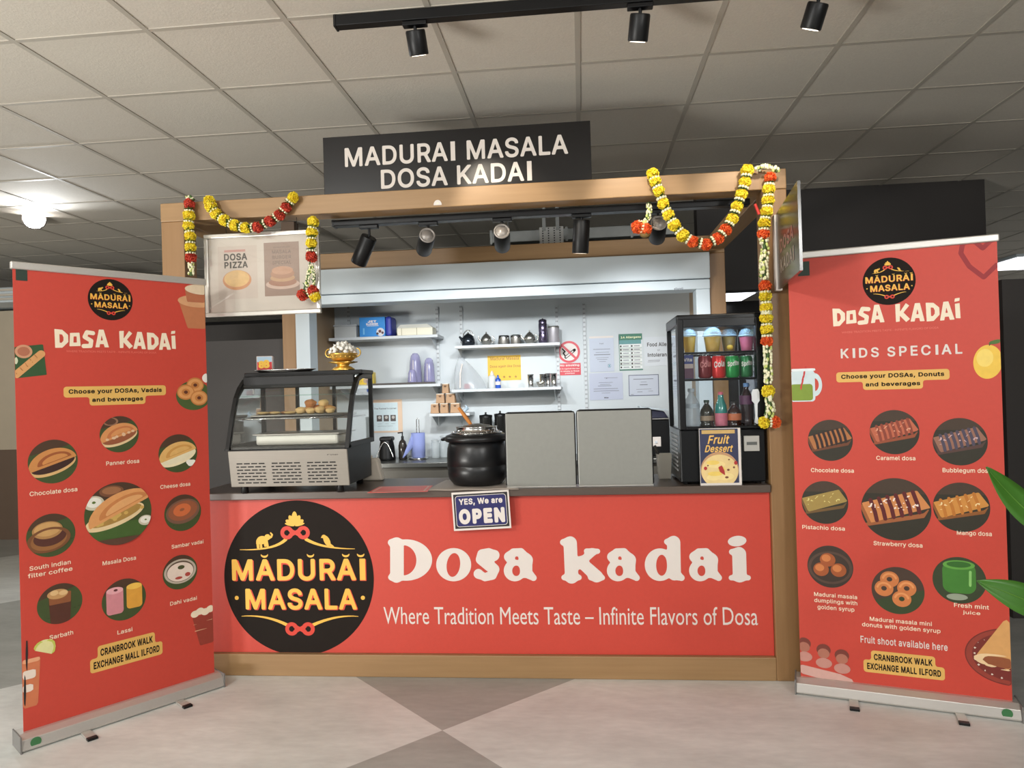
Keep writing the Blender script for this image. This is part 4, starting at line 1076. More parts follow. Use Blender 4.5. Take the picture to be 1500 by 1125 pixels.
banner('red roll-up kids special menu banner with donuts, right of stall', PZ(1170, 1001, 0), PZ(1482, 1039, 0),
  [('chocolate', 1216, 645, .094, ['Chocolate dosa'], 1219, 689), ('caramel', 1310, 633, .098, ['Caramel dosa'], 1312, 671), ('bubblegum', 1406, 647, .102, ['Bubblegum dosa'], 1416, 690),
   ('pistachio', 1208, 736, .098, ['Pistachio dosa'], 1206, 773), ('strawberry', 1312, 746, .138, ['Strawberry dosa'], 1315, 798), ('mango', 1408, 743, .106, ['Mango dosa'], 1427, 782),
   ('dumpling', 1216, 830, .096, ['Madurai masala', 'dumplings with', 'golden syrup'], 1224, 882), ('donut', 1315, 865, .104, ['Madurai masala mini', 'donuts with golden syrup'], 1319, 915), ('mint', 1405, 850, .100, ['Fresh mint', 'juice'], 1423, 893)],
  [(['Choose your DOSAs, Donuts', 'and beverages'], [((1225, 552), (1391, 549), .046), ((1264, 564), (1352, 562), .044)]),
   (['CRANBROOK WALK', 'EXCHANGE MALL ILFORD'], [((1276, 963), (1370, 970), .056), ((1265, 976), (1384, 986), .056)])],
  dict(set='kids', logo=(1302, 412), logo_r=.105, head=((1219, 475), (1409, 470)), head_h=.082, small=((1233, 486), (1375, 481)),
       lines=[('KIDS SPECIAL', 1318, 514.5, .475, .045, .02), ('Fruit shoot available here', 1323, 942, .34, .032, .014)],
       art=[veg2,
        ('heart_picture', lambda g, UV, z, wid: art(g, UV, z, wid, 1440, 377, .085, [(PM(150, 36, 40), s_line([(0, .45), (-.35, .85), (-.85, .8), (-.95, .3), (-.6, -.4), (0, -1.0), (.7, -.3), (1.2, .4)], .11)), (PM(150, 36, 40), s_line([(0, .45), (.35, .8), (.8, .95)], .11))])),
        ('mango_picture', lambda g, UV, z, wid: art(g, UV, z, wid, 1447, 530, .085, [(PM(238, 196, 76), s_ell(0, 0, .62, .85, -.1)), (PM(246, 214, 110), s_ell(-.12, .2, .36, .45, -.1)), (PM(90, 60, 36), s_seg(.1, .8, .14, 1.0, .04)), (PM(76, 110, 46), s_ell(.35, .98, .3, .1, .2))])),
        ('green_jar_picture', lambda g, UV, z, wid: art(g, UV, z, wid, 1176, 564, .10, [(PM(206, 222, 226), s_rrect(-.1, -.05, .62, .72, .15)), (PM(206, 222, 226), s_ring(.5, .0, .25, .42, .07)), (PM(126, 150, 50), s_rrect(-.1, -.34, .52, .38, .12)), (PM(196, 50, 50), s_seg(-.1, -.2, .15, .85, .04)), (PM(230, 236, 238), s_rrect(-.1, .7, .66, .06, .04))])),
        ('table_picture', lambda g, UV, z, wid: art(g, UV, z, wid, 1206, 968, .115, [(PM(212, 168, 158), s_poly([(-1.1, -.55), (1.1, -.95), (1.05, -.62), (.6, -.45), (-1.1, -.2)]))] + sum([[(PM(120, 56, 44), s_ell(x, y + .1, .26, .24)), (PM(176, 112, 92), s_ell(x, y - .04, .22, .2)), (PM(196, 140, 128), s_ell(x, y - .42, .3, .2))] for x, y in ((-.7, .52), (0.02, .34), (.68, .2))], []))),
        ('plated_dosa_picture', lambda g, UV, z, wid: art(g, UV, z, wid, 1466, 948, .155, [(PM(120, 44, 36), s_ell(.25, -.25, 1.1, .78)), (PM(150, 60, 46), s_ring(.25, -.25, 1.0, .70, .05)), (PM(226, 214, 200), s_un(*[s_ell(.25 + .88 * math.cos(k * .26), -.25 + .6 * math.sin(k * .26), .04, .04) for k in range(24)])), (PM(220, 164, 100), s_poly([(-.6, -.3), (.1, .75), (1.0, .9), (1.0, -.55), (.2, -.62)])), (PM(150, 84, 50), s_ell(.05, -.42, .55, .14, -.12)), (PM(238, 206, 160), s_ring(.05, -.42, .60, .17, .03, -.12))])),
       ]), stand_off=0.075)

# =================================================================== ON THE COUNTER
def curve_profile(pts, n=6):
    return pts
# --- chilled display case
cl = P(333, 708, -0.06).x; cr_ = P(514, 708, -0.06).x
CX, CY, CZ = cl, -0.075, ZC
CW_, CD = cr_ - cl, 0.44
t = thing('display_case', 'black and steel glass display case with curved front on counter', 'display case', (CX + CW_ / 2, CY + CD / 2, CZ))
GL = glass('case_glass', (250, 252, 250), gloss=.12)
g = G(Matrix.Translation((CX, CY, CZ)))
B_ = Matrix.Translation((CX, CY, CZ))
g.add([(.02, .035, .035), (CW_ - .02, .035, .035), (CW_ - .02, CD, .035), (.02, CD, .035), (.02, .005, .225), (CW_ - .02, .005, .225), (CW_ - .02, CD, .225), (.02, CD, .225)], [(0, 3, 2, 1), (4, 5, 6, 7), (0, 1, 5, 4), (1, 2, 6, 5), (2, 3, 7, 6), (3, 0, 4, 7)], BLACK)
g.build('base_housing', t, .004)
g = G(B_)
sl_ = lambda x, z, o=0.0: (x, .032 - .03 * (z - .035) / .19 - o, z)
g.add([sl_(.012, .035), sl_(CW_ - .012, .035), sl_(CW_ - .012, .22), sl_(.012, .22), sl_(.012, .035, -.012), sl_(CW_ - .012, .035, -.012), sl_(CW_ - .012, .22, -.012), sl_(.012, .22, -.012)], [(0, 1, 2, 3), (7, 6, 5, 4), (0, 4, 5, 1), (1, 5, 6, 2), (2, 6, 7, 3), (3, 7, 4, 0)], mat('case_steel', (146, 140, 131), .5, metal=.35, var=.06, scale=30, stretch=(.2, 6, 6)))
pn = g.build('steel_front', t, .003)
SLOT = mat('slot_black', (18, 16, 16), .7)
for blk in range(3):
    g = G(B_)
    x0 = .05 + blk * (CW_ - .09) / 3
    bw = (CW_ - .09) / 3 - .03
    for r_ in range(7):
        z = .155 - r_ * .0165
        sh_ = 0 if r_ % 2 == 0 else -.5
        for k in range(5):
            a = x0 + bw * max(0, (k + sh_) / 4 + .02); b = x0 + bw * min(1, (k + sh_ + .80) / 4 + .02)
            if b - a < .006: continue
            g.add([sl_(a, z - .003, .0008), sl_(b, z - .003, .0008), sl_(b, z + .003, .0008), sl_(a, z + .003, .0008)], [(0, 1, 2, 3)], SLOT)
    g.build('vent_grille', pn)
g = G(Matrix.Translation((CX, CY, CZ)) @ Matrix(((1, 0, 0, 0), (0, 0, -1, .0065), (0, 1, 0, 0), (0, 0, 0, 1)))); g.text('Polar', CW_ - .085, .196, 0, mat('case_mark', (84, 76, 70), .5), h=.012, w=.06, bold=.02); g.build('maker_mark', pn)
# end frames: curved side profile
prof = [(.0, .23), (.025, .30), (.06, .40), (.10, .49), (.145, .545), (.20, .585), (.27, .60)]
def sidepoly(o): return [(y + o * (.8 if i < 5 else .2), z - o * (.15 if i < 4 else .8)) for i, (y, z) in enumerate(prof)]
for x0 in (0.0, CW_ - .022):
    g = G(B_)
    outer = prof + [(CD, .60), (CD, .225), (0, .225)]
    inner = sidepoly(.028) + [(CD - .02, .575), (CD - .02, .25), (.035, .25)]
    n_ = len(outer)
    V = [(x, y, z) for x in (x0, x0 + .022) for y, z in outer] + [(x, y, z) for x in (x0, x0 + .022) for y, z in inner]
    F = []
    for i in range(n_):
        j = (i + 1) % n_
        F += [(i, j, n_ + j, n_ + i), (2 * n_ + i, 3 * n_ + i, 3 * n_ + j, 2 * n_ + j), (i, 2 * n_ + i, 2 * n_ + j, j), (n_ + i, n_ + j, 3 * n_ + j, 3 * n_ + i)]
    g.add(V, F, BLACK); sf = g.build('side_frame', t, .002)
    g = G(B_); xm = x0 + .011
    g.add([(xm, y, z) for y, z in inner], [list(range(n_))], GL); g.build('side_glass', sf)
g = G(B_)
grid = [[(x, y + .006, z - .003) for x in (.022, CW_ - .022)] for y, z in prof]
g.sheet(grid, GL); g.build('curved_front_glass', t)
g = G(B_); g.box(-.004, CW_ + .004, .235, CD + .004, .60, .622, BLACK); g.build('top_plate', t, .004)
g = G(B_); g.box(.022, CW_ - .022, .17, .20, .535, .598, BLACK); g.build('light_bar', t, .003)
g = G(B_); g.tube([(.03, .235, .585), (CW_ - .03, .235, .585)], .005, mat('case_led', (255, 250, 240), .4, emit=9.0), 8); g.build('led_tube', t)
g = G(B_); g.box(.0, CW_, .018, .036, .224, .240, BLACK); g.build('front_sill', t, .002)
for x in (CW_ * .33, CW_ * .66):
    g = G(B_); g.box(x - .008, x + .008, CD - .022, CD - .004, .24, .60, BLACK); g.build('rear_mullion', t)
g = G(B_); g.rect(.02, CW_ - .02, 0, .0001, 0, GL) if False else None
g = G(B_); g.add([(.02, CD - .012, .24), (CW_ - .02, CD - .012, .24), (CW_ - .02, CD - .012, .6), (.02, CD - .012, .6)], [(0, 1, 2, 3)], GL); g.build('rear_glass', t)
g = G(B_)
zs = .375
g.tube([(.03, .13, zs), (CW_ - .03, .13, zs), (CW_ - .03, .38, zs), (.03, .38, zs), (.03, .13, zs)], .004, CHROME, 8)
for k in range(24):
    x = .03 + (CW_ - .06) * k / 23; g.tube([(x, .13, zs), (x, .38, zs)], .0016, CHROME, 5)
g.build('wire_shelf', t)
g = G(B_); zs2 = .492
g.add([(.03, .19, zs2), (CW_ - .03, .19, zs2), (CW_ - .03, .36, zs2), (.03, .36, zs2), (.03, .19, zs2 + .006), (CW_ - .03, .19, zs2 + .006), (CW_ - .03, .36, zs2 + .006), (.03, .36, zs2 + .006)], [(0, 3, 2, 1), (4, 5, 6, 7), (0, 1, 5, 4), (1, 2, 6, 5), (2, 3, 7, 6), (3, 0, 4, 7)], glass('shelf_glass', (235, 245, 240), .2)); g.build('glass_shelf', t)
for x in (.05, CW_ - .09):
    for y in (.04, CD - .08):
        g = G(B_); g.lathe([(.016, -.0002), (.020, .003), (.017, .036)], BLACK, 14, (x + .02, y + .02, 0)); g.build('foot', t)
# lower tray and upper tray with pastries
def WB(x, y, z): return (CX + x, CY + y, CZ + z)
o = WB(.11, .11, .238)
t = thing('food_tray', 'white rimmed tray on the floor of the display case', 'tray', (o[0] + .22, o[1] + .12, o[2] - .012))
g = G(); g.box(o[0], o[0] + .44, o[1], o[1] + .25, o[2], o[2] + .055, mat('tray_white', (236, 232, 222), .4)); g.build('tray_body', t, .012)
g = G(); g.box(o[0] - .012, o[0] + .452, o[1] - .012, o[1] + .262, o[2] + .052, o[2] + .060, STEEL); g.build('rim', t, .003)
o = WB(.07, .15, zs + .006)
t = thing('baking_tray', 'dark baking tray on the wire shelf in the display case', 'tray', (o[0] + .3, o[1] + .1, o[2]))
g = G(); g.box(o[0], o[0] + CW_ - .14, o[1], o[1] + .20, o[2], o[2] + .006, BLACKM); g.build('tray_base', t, .002)
g = G(); g.tube([(o[0], o[1], o[2] + .009), (o[0] + CW_ - .14, o[1], o[2] + .009), (o[0] + CW_ - .14, o[1] + .2, o[2] + .009), (o[0], o[1] + .2, o[2] + .009), (o[0], o[1], o[2] + .009)], .005, STEEL, 6); g.build('rolled_rim', t)
def pastry_mesh(seed, m):
    q = random.Random(seed); g = G()
    g.ball((0, 0, 0), 1, m, (1, .8, .62), n=18, k=12)
    me_v = []
    for v in g.v:
        d = 1 + .10 * math.sin(v.x * 5 + seed) * math.cos(v.y * 6 + seed) + .06 * math.sin(v.z * 9)
        me_v.append(v * d)
    g.v = me_v
    o_ = g.build('p'); me = o_.data; bpy.data.objects.remove(o_); return me
PA = [pastry_mesh(1, mat('pastry_gold', (204, 150, 84), .6, var=.35, scale=30, bump=.4)), pastry_mesh(2, mat('pastry_tan', (222, 186, 126), .6, var=.3, scale=30, bump=.4)), pastry_mesh(3, mat('pastry_brown', (180, 118, 66), .6, var=.3, scale=30, bump=.4))]
zt = o[2] + .013
plist = []
for i, (x, y, rr, kind) in enumerate(((.34, .06, .034, 1), (.39, .09, .040, 0), (.42, .04, .030, 1), (.455, .10, .043, 2), (.49, .05, .036, 1), (.535, .09, .040, 0), (.57, .04, .027, 1))):
    plist.append((.25 + (x - .34) * .72, y, rr * .92, kind, zt + rr * .58, ''))
plist.append((.297, .075, .036, 2, zt + .056, 't')); plist.append((.365, .085, .034, 1, zt + .055, 't'))
names = ['leftmost of the round pastries heaped on the right of the tray', 'golden pastry at the back of the heap, second from left', 'small pale pastry at the front of the heap', 'large brown pastry in the middle back of the heap', 'pale pastry at the front, right of heap middle', 'golden pastry at the right back of the heap', 'smallest pale pastry at right end of the heap', 'brown pastry on top of the heap, left one', 'pale pastry on top of the heap, right one']
for (x, y, rr, kind, z, s), nm in zip(plist, names):
    p = bpy.data.objects.new('pastry', PA[kind]); COL.objects.link(p); p.location = (o[0] + x, o[1] + y, z); p.scale = (rr, rr, rr); p.rotation_euler = (0, 0, x * 40)
    tag(p, nm, 'pastry', 'pastries in the display case')
for i, (x, y) in enumerate(((.035, .07), (.075, .11), (.11, .06), (.15, .10), (.19, .06))):
    p = bpy.data.objects.new('flat_pastry', PA[(1, 0, 1, 2, 1)[i]]); COL.objects.link(p); p.location = (o[0] + x, o[1] + y, zt + .009); p.scale = (.034, .034, .014); p.rotation_euler = (0, 0, i)
    tag(p, ['leftmost flat pastry on the left half of the baking tray', 'second flat pastry from the left on the baking tray', 'middle flat pastry on the left half of baking tray', 'fourth flat pastry from the left on the baking tray', 'flat pastry nearest the middle of the baking tray'][i], 'pastry', 'flat pastries in the display case')

# on top of the case
TZ = CZ + .6225
q = P(412, 541, .17)
t = thing('serving_tray', 'dark oval serving tray with bright rim on display case', 'tray', (q.x, .22, TZ))
g = G(Matrix.Translation((q.x, .22, TZ)) @ Matrix.Diagonal((1.7, .75, 1, 1))); g.lathe([(.02, 0.0), (.085, .001), (.100, .012), (.098, .013), (.083, .005), (.001, .004)], mat('tray_dark', (52, 50, 48), .25, metal=.5), 36); g.build('tray_dish', t)
g = G(Matrix.Translation((q.x, .22, TZ + .0125))); g.tube([(.170 * math.cos(a), .075 * math.sin(a), 0) for a in [2 * PI * i / 36 for i in range(37)]], .0022, CHROME, 6); g.build('rim', t)
a = P(376, 538, .20); b = P(394, 521, .20); c = P(403, 530, .20)
t = thing('snack_box', 'small red and yellow card box standing on serving tray', 'box', (a.x, .20, TZ + .006))
bw, bh = b.x - a.x, b.z - TZ - .008
g = G(Matrix.Translation((a.x, .20, TZ + .007)) @ Matrix.Rotation(.25, 4, 'Z')); g.box(0, bw + .012, 0, .05, 0, bh, mat('box_pale', (232, 214, 206), .5)); g.build('carton', t, .002)
g = G(Matrix.Translation((a.x, .20, TZ + .007)) @ Matrix.Rotation(.25, 4, 'Z') @ face_y(-.0006)); W9 = bw + .012
g.rect(.003, W9 - .003, .004, bh * .62, 0, mat('box_red', (206, 46, 46), .5)); g.rect(.003, W9 - .003, bh * .62, bh - .003, 0, mat('box_sky', (170, 196, 214), .5))
g.text('8', W9 * .3, bh * .45, .0004, mat('box_yellow', (240, 190, 60), .5), h=bh * .5, bold=.06); g.text('8', W9 * .62, bh * .48, .0004, mat('box_yellow', (240, 190, 60), .5), h=bh * .55, bold=.06); g.build('printed_face', t)

# brass flower bowl
BRASS = mat('brass', (226, 184, 92), .3, metal=.75, var=.08)
q = P(503, 540, .20)
bx, by = q.x, .20
t = thing('flower_bowl', 'brass bowl of white flowers with side handles on case', 'bowl', (bx, by, TZ))
g = G(); g.lathe([(.055, 0), (.062, .004), (.045, .016), (.030, .022), (.034, .032), (.075, .040), (.078, .044)], BRASS, 28, (bx, by, TZ)); g.build('stand', t)
g = G(); g.lathe([(.030, .044), (.052, .050), (.070, .066), (.074, .080), (.082, .086), (.080, .089), (.068, .080), (.001, .060)], BRASS, 32, (bx, by, TZ)); 
for k in range(18):
    a = 2 * PI * k / 18; g.ball((bx + .069 * math.cos(a), by + .069 * math.sin(a), TZ + .070), .006, BRASS, n=6, k=4)
g.build('bowl_body', t)
for s in (-1, 1):
    g = G(); g.tube([(bx + s * (.076 + .020 * math.sin(a)), by, TZ + .083 + .022 * -math.cos(a) + .01) for a in [PI * i / 8 for i in range(9)]], .004, BRASS, 6); g.build('handle', t)
WF = mat('white_petal', (246, 244, 236), .6, var=.03)
rq = random.Random(9); g = G()
for k in range(70):
    a = k * 2.4; r_ = .070 * math.sqrt((k % 35 + .5) / 35); hz = .088 + .055 * (1 - (r_ / .072) ** 2) + rq.uniform(-.006, .008)
    c_ = Vector((bx + r_ * math.cos(a), by + r_ * math.sin(a), TZ + hz))
    for w_i in range(4):
        an = rq.uniform(0, 6.28); d = Vector((math.cos(an) * .012, math.sin(an) * .012, rq.uniform(.002, .014))); s_ = Vector((-d.y, d.x, 0)) * .45
        g.add([c_, c_ + d * .6 + s_, c_ + d, c_ + d * .6 - s_], [(0, 1, 2, 3)], WF)
    g.ball(c_, .0095, WF, (1, 1, 1.1), n=7, k=5)
fl = g.build('white_flowers', t); fl['kind'] = 'stuff'

# --- red menu sheet lying on the counter
t = thing('menu_sheet', 'red paper sheet with white border lying on the counter', 'paper', (-.93, .05, ZC))
a, b, c, d = [PZ(*q, ZC + .001) for q in ((538, 722), (626, 720), (634, 711.5), (556, 713))]
g = G(); 
def quad_sheet(g, a, b, c, d, i0, z, m):
    L2 = lambda u, v: (a * (1 - u) * (1 - v) + b * u * (1 - v) + c * u * v + d * (1 - u) * v)
    V = [L2(i0, i0 * 1.3), L2(1 - i0, i0 * 1.3), L2(1 - i0, 1 - i0 * 1.3), L2(i0, 1 - i0 * 1.3)]
    g.add([(v.x, v.y, z) for v in V], [(0, 1, 2, 3)], m)
lo = [Vector((v.x, v.y, ZC + .0004)) for v in (a, b, c, d)]; hi = [Vector((v.x, v.y, ZC + .0022)) for v in (a, b, c, d)]
g.add(lo + hi, [(0, 3, 2, 1), (4, 5, 6, 7), (0, 1, 5, 4), (1, 2, 6, 5), (2, 3, 7, 6), (3, 0, 4, 7)], mat('sheet_red', (236, 110, 98), .4)); g.build('sheet', t)
g = G(); quad_sheet(g, a, b, c, d, .05, ZC + .0026, PM(240, 196, 186)); quad_sheet(g, a, b, c, d, .08, ZC + .0029, mat('sheet_red', (236, 110, 98), .4)); g.build('border_print', t)

# --- paper under the kettle
PP = [PZ(*q, ZC) for q in ((622, 719), (760, 717), (752, 704), (654, 703))]
g = G(); nu, nv = 14, 6; grid = []
for i in range(nu + 1):
    row = []
    for j in range(nv + 1):
        u, v = i / nu, j / nv
        p = PP[0] * (1 - u) * (1 - v) + PP[1] * u * (1 - v) + PP[2] * u * v + PP[3] * (1 - u) * v
        row.append((p.x, p.y, ZC + .0015 + .0012 * math.sin(u * 17) * (1 - v)))
    grid.append(row)
g.sheet(grid, mat('kraft_grey', (178, 168, 158), .5, var=.05)); o = g.build('paper_mat'); m_ = o.modifiers.new('thick', 'SOLIDIFY'); m_.thickness = .001; m_.offset = 1
tag(o, 'grey brown paper spread under the black soup kettle', 'paper')

# --- soup kettle
kx, ky = P(700, 700, .19).x, .19; kz = ZC + .0042
t = thing('soup_kettle', 'round black soup kettle with steel collar on the counter', 'kettle', (kx, ky, kz))
s = .158
KB = mat('kettle_black', (22, 22, 24), .33, var=.2, scale=25, bump=.08)
g = G(); g.lathe([(.115, 0), (.128, .004), (.150, .03), (.157, .065), (.158, .098), (.1565, .100), (.158, .102), (.160, .14), (.156, .19), (.146, .22), (.140, .226)], KB, 48, (kx, ky, kz)); g.build('body', t)
g = G(); g.lathe([(.140, .224), (.160, .224), (.168, .230), (.169, .244), (.160, .256), (.128, .266), (.120, .262)], KB, 48, (kx, ky, kz)); g.build('collar', t)
g = G(); g.lathe([(.118, .258), (.135, .266), (.134, .270), (.116, .272), (.108, .284), (.106, .296), (.110, .299), (.104, .300), (.100, .286), (.098, .255)], CHROME, 48, (kx, ky, kz)); g.build('steel_insert', t)
g = G()
for k in range(26):
    a = 2 * PI * k / 26; g.ball((kx + .119 * math.cos(a), ky + .119 * math.sin(a), kz + .274), .004, CHROME, n=6, k=4)
g.build('insert_beading', t)
g = G(); g.lathe([(.099, .286), (.07, .306), (.02, .314), (.001, .3145)], STEEL, 40, (kx, ky, kz)); lid = g.build('lid', t)
for sx_ in (-1, 1):
    g = G(); g.tube([(kx + sx_ * .160, ky - .03, kz + .238), (kx + sx_ * .178, ky - .025, kz + .236), (kx + sx_ * .178, ky + .025, kz + .236), (kx + sx_ * .160, ky + .03, kz + .238)], .009, KB, 8); g.build('lug_handle', t)
g = G(); g.lathe([(.012, 0), (.015, .004), (.010, .012), (.0, .013)], BLACK, 14, (kx + .05, ky - .155, kz + .015)); 
a = P(690, 622, .19); b = P(672, 597, .16)
t = thing('ladle', 'ladle with orange wooden handle resting in the soup kettle', 'ladle', tuple(a))
g = G(); dv = (b - a); g.tube([a - dv * .06, a + dv * .18, a + dv * .6, b], [.0075, .010, .0105, .008], mat('ladle_wood', (214, 140, 72), .45, var=.1), 12); g.build('handle', t)
g = G(); g.tube([Vector((a.x + .01, ky + .01, kz + .296)), a - dv * .05], .004, CHROME, 8); g.build('shank', t)

# --- two grey screens
for i, (xa, xb, ya, yb, lab) in enumerate(((743, 844, 605, 711, 'left one of two grey metal screens standing on the counter'), (848, 957, 601, 710.5, 'right one of two grey metal screens, next to drinks fridge'))):
    Y = .045
    A = P(xa, yb, Y); B = P(xb, yb, Y); zt_ = P((xa + xb) / 2, (604 if i == 0 else 600), Y).z
    t = thing('counter_screen', lab, 'screen', ((A.x + B.x) / 2, Y, ZC), 'grey screens on the counter')
    w_ = B.x - A.x; hh = zt_ - ZC
    g = G(Matrix.Translation((A.x, Y, ZC)))
    g.prism([(0, 0)] + [(0, 0)][:0] + [(w_, 0), (w_, .012), (0, .012)], 0.006, hh - .004, mat('screen_grey', (150, 150, 144), .38, metal=.35, var=.06, scale=40)); g.build('panel', t, .003)
    g = G(Matrix.Translation((A.x, Y, ZC))); r_ = .014
    path = [(0, .006, .01), (0, .006, hh - r_), (.004, .006, hh - .004), (r_, .006, hh)] + [(w_ - r_, .006, hh), (w_ - .004, .006, hh - .004), (w_, .006, hh - r_), (w_, .006, .01)]
    g.tube(path, .0055, BLACK, 8); g.build('edge_trim', t)
    g = G(Matrix.Translation((A.x, Y, ZC))); g.box(0, w_, -.022, .016, 0.0005, .006, mat('screen_foot', (206, 204, 200), .35, metal=.3)); g.build('foot_flange', t, .001)

# --- pale container standing behind the display case
q = P(556, 700, .42)
t = thing('plastic_container', 'cream plastic container half hidden behind the display case', 'container', (q.x - .05, .42, ZC))
g = G(); zc_ = P(556, 671, .42).z - ZC; x1_ = P(562, 690, .42).x
g.add([(x1_ - .14, .40, ZC + .0008), (x1_, .40, ZC + .0008), (x1_, .46, ZC + .0008), (x1_ - .14, .46, ZC + .0008), (x1_ - .15, .40, ZC + zc_), (x1_ - .03, .40, ZC + zc_), (x1_ - .03, .46, ZC + zc_), (x1_ - .15, .46, ZC + zc_)], [(0, 3, 2, 1), (4, 5, 6, 7), (0, 1, 5, 4), (1, 2, 6, 5), (2, 3, 7, 6), (3, 0, 4, 7)], mat('container_cream', (224, 214, 198), .45)); g.build('container_body', t, .012)
g = G(); g.lathe([(.022, 0), (.024, .002), (.024, .014), (.001, .016)], mat('container_cream', (224, 214, 198), .45), 18, (x1_ - .09, .43, ZC + zc_)); g.build('screw_cap', t)

# --- white cutlery holder
q = PZ(973, 695, ZC); hx, hy = P(973, 690, .30).x, .30
t = thing('cutlery_holder', 'cream plastic holder with dark utensil beside the fridge', 'holder', (hx, hy, ZC))
PLC = mat('cream_plastic', (226, 220, 206), .4)
g = G(Matrix.Translation((hx, hy, ZC + .0005))); g.add([(-.030, -.03, 0), (.030, -.03, 0), (.030, .03, 0), (-.030, .03, 0), (-.038, -.038, .13), (.038, -.038, .13), (.038, .038, .13), (-.038, .038, .13), (-.034, -.034, .13), (.034, -.034, .13), (.034, .034, .13), (-.034, .034, .13), (-.027, -.027, .006), (.027, -.027, .006), (.027, .027, .006), (-.027, .027, .006)],
  [(0, 3, 2, 1), (0, 1, 5, 4), (1, 2, 6, 5), (2, 3, 7, 6), (3, 0, 4, 7), (4, 5, 9, 8), (5, 6, 10, 9), (6, 7, 11, 10), (7, 4, 8, 11), (8, 9, 13, 12), (9, 10, 14, 13), (10, 11, 15, 14), (11, 8, 12, 15), (12, 13, 14, 15)], PLC); g.build('cup', t, .002)
t = thing('utensil', 'dark handled utensil standing in the cream plastic holder', 'utensil', (hx - .01, hy, ZC + .008))
g = G(); g.tube([(hx - .012, hy, ZC + .012), (hx - .030, hy, ZC + .135)], [.004, .004], BLACK, 8); g.build('shaft', t)
g = G(); g.tube([(hx - .030, hy, ZC + .130), (hx - .046, hy, ZC + .175)], [.009, .007], mat('utensil_grey', (80, 76, 72), .4), 10); g.build('grip', t)
g = G(); a = P(948, 694, .33); g.box(a.x - .03, a.x + .035, .305, .36, ZC + .0005, ZC + .022, PAPER); tag(g.build('napkin_pack', None, .004), 'small white napkin pack beside the cream cutlery holder', 'napkins')

# --- drinks fridge
FX, FY, FW, FD, FH = .470, .012, .405, .43, .832
t = thing('drinks_fridge', 'black countertop fridge with glass sides holding cold drinks', 'fridge', (FX + FW / 2, FY + FD / 2, ZC))
T = Matrix.Translation((FX, FY, ZC)); FB = mat('fridge_black', (12, 13, 15), .3, var=.15, spec=.3)
z0_, z1_ = .27, .78
g = G(T); g.box(0, FW, .01, FD, .012, z0_, FB); g.build('base', t, .006)
g = G(T); g.box(-.002, FW + .002, .0, FD, z1_, FH, FB); g.build('top', t, .008)
for x, y in ((0, FD - .03), (FW - .03, FD - .03), (0, .035), (FW - .03, .035)):
    g = G(T); g.box(x, x + .022, y, y + .022, z0_, z1_, FB); g.build('corner_post', t)
g = G(T); g.box(.0, .030, -.012, .022, z0_ + .002, z1_ + .03, FB); g.box(FW - .034, FW, -.012, .022, z0_ + .002, z1_ + .03, FB); g.box(.030, FW - .034, -.012, .022, z0_ + .002, z0_ + .016, FB); g.box(.030, FW - .034, -.012, .022, z1_ - .012, z1_ + .03, FB)
dr = g.build('door', t, .003)
FG = glass('fridge_glass', (246, 250, 252), .08)
g = G(T); g.add([(.03, .004, z0_ + .016), (FW - .034, .004, z0_ + .016), (FW - .034, .004, z1_ - .012), (.03, .004, z1_ - .012)], [(0, 1, 2, 3)], FG); g.build('door_glass', dr)
g = G(T); g.shape  # handle
HT = Matrix.Translation((FX + FW - .045, FY - .013, ZC + z0_)) @ face_y(0)
g = G(HT); 
pl2 = [(-.018, .175), (-.012, .19), (.012, .19), (.018, .175), (.018, .135), (.008, .12), (.006, .06), (.012, .03), (.004, .022), (-.008, .03), (-.004, .06), (-.006, .12), (-.018, .135)]
g.prism(pl2, 0, .006, mat('tag_white', (214, 218, 222), .4)); g.build('door_handle', dr, .001)
for x in (.012, FW - .012):
    g = G(T); g.add([(x, .04, z0_), (x, FD - .03, z0_), (x, FD - .03, z1_), (x, .04, z1_)], [(0, 1, 2, 3)], FG); g.build('side_glass', t)
g = G(T); g.add([(.02, FD - .012, z0_), (FW - .02, FD - .012, z0_), (FW - .02, FD - .012, z1_), (.02, FD - .012, z1_)], [(0, 1, 2, 3)], FG); g.build('rear_glass', t)
SH1, SH2 = P(1050, 517, FY + .1).z - ZC, P(1050, 555.5, FY + .1).z - ZC
for zz in (SH1, SH2):
    g = G(T); g.tube([(.03, .05, zz), (FW - .03, .05, zz), (FW - .03, FD - .05, zz), (.03, FD - .05, zz), (.03, .05, zz)], .005, BLACKM, 8)
    for k in range(16):
        x = .03 + (FW - .06) * k / 15; g.tube([(x, .05, zz), (x, FD - .05, zz)], .002, BLACKM, 5)
    g.build('wire_shelf', t)
g = G(T); g.box(.05, FW - .05, .05, .10, z1_ - .003, z1_ - .0005, mat('fridge_led', (200, 232, 255), .4, emit=9.0)); g.build('led_strip', t)
g = G(T); qa = P(1090, 661, FY); qb = P(1112, 638, FY); g.box(qa.x - FX, qb.x - FX, -.004, .012, qa.z - ZC, qb.z - ZC, mat('control_white', (176, 174, 168), .5)); cp = g.build('control_panel', t, .002)
g = G(T); g.box(qa.x - FX + .012, qb.x - FX - .012, -.0052, -.003, qa.z - ZC + .03, qa.z - ZC + .045, mat('control_screen', (96, 98, 96), .3)); g.build('display', cp)
g = G(T)
for k in range(9):
    z = .06 + k * .021; g.box(-.003, .0, .10, FD - .08, z, z + .010, mat('vent_grey', (150, 150, 150), .4))
g.build('side_vents', t)
for x in (.03, FW - .03):
    for y in (.05, FD - .05):
        g = G(T); g.lathe([(.012, 0.0003), (.014, .003), (.012, .013)], BLACK, 12, (x, y, 0)); g.build('foot', t)

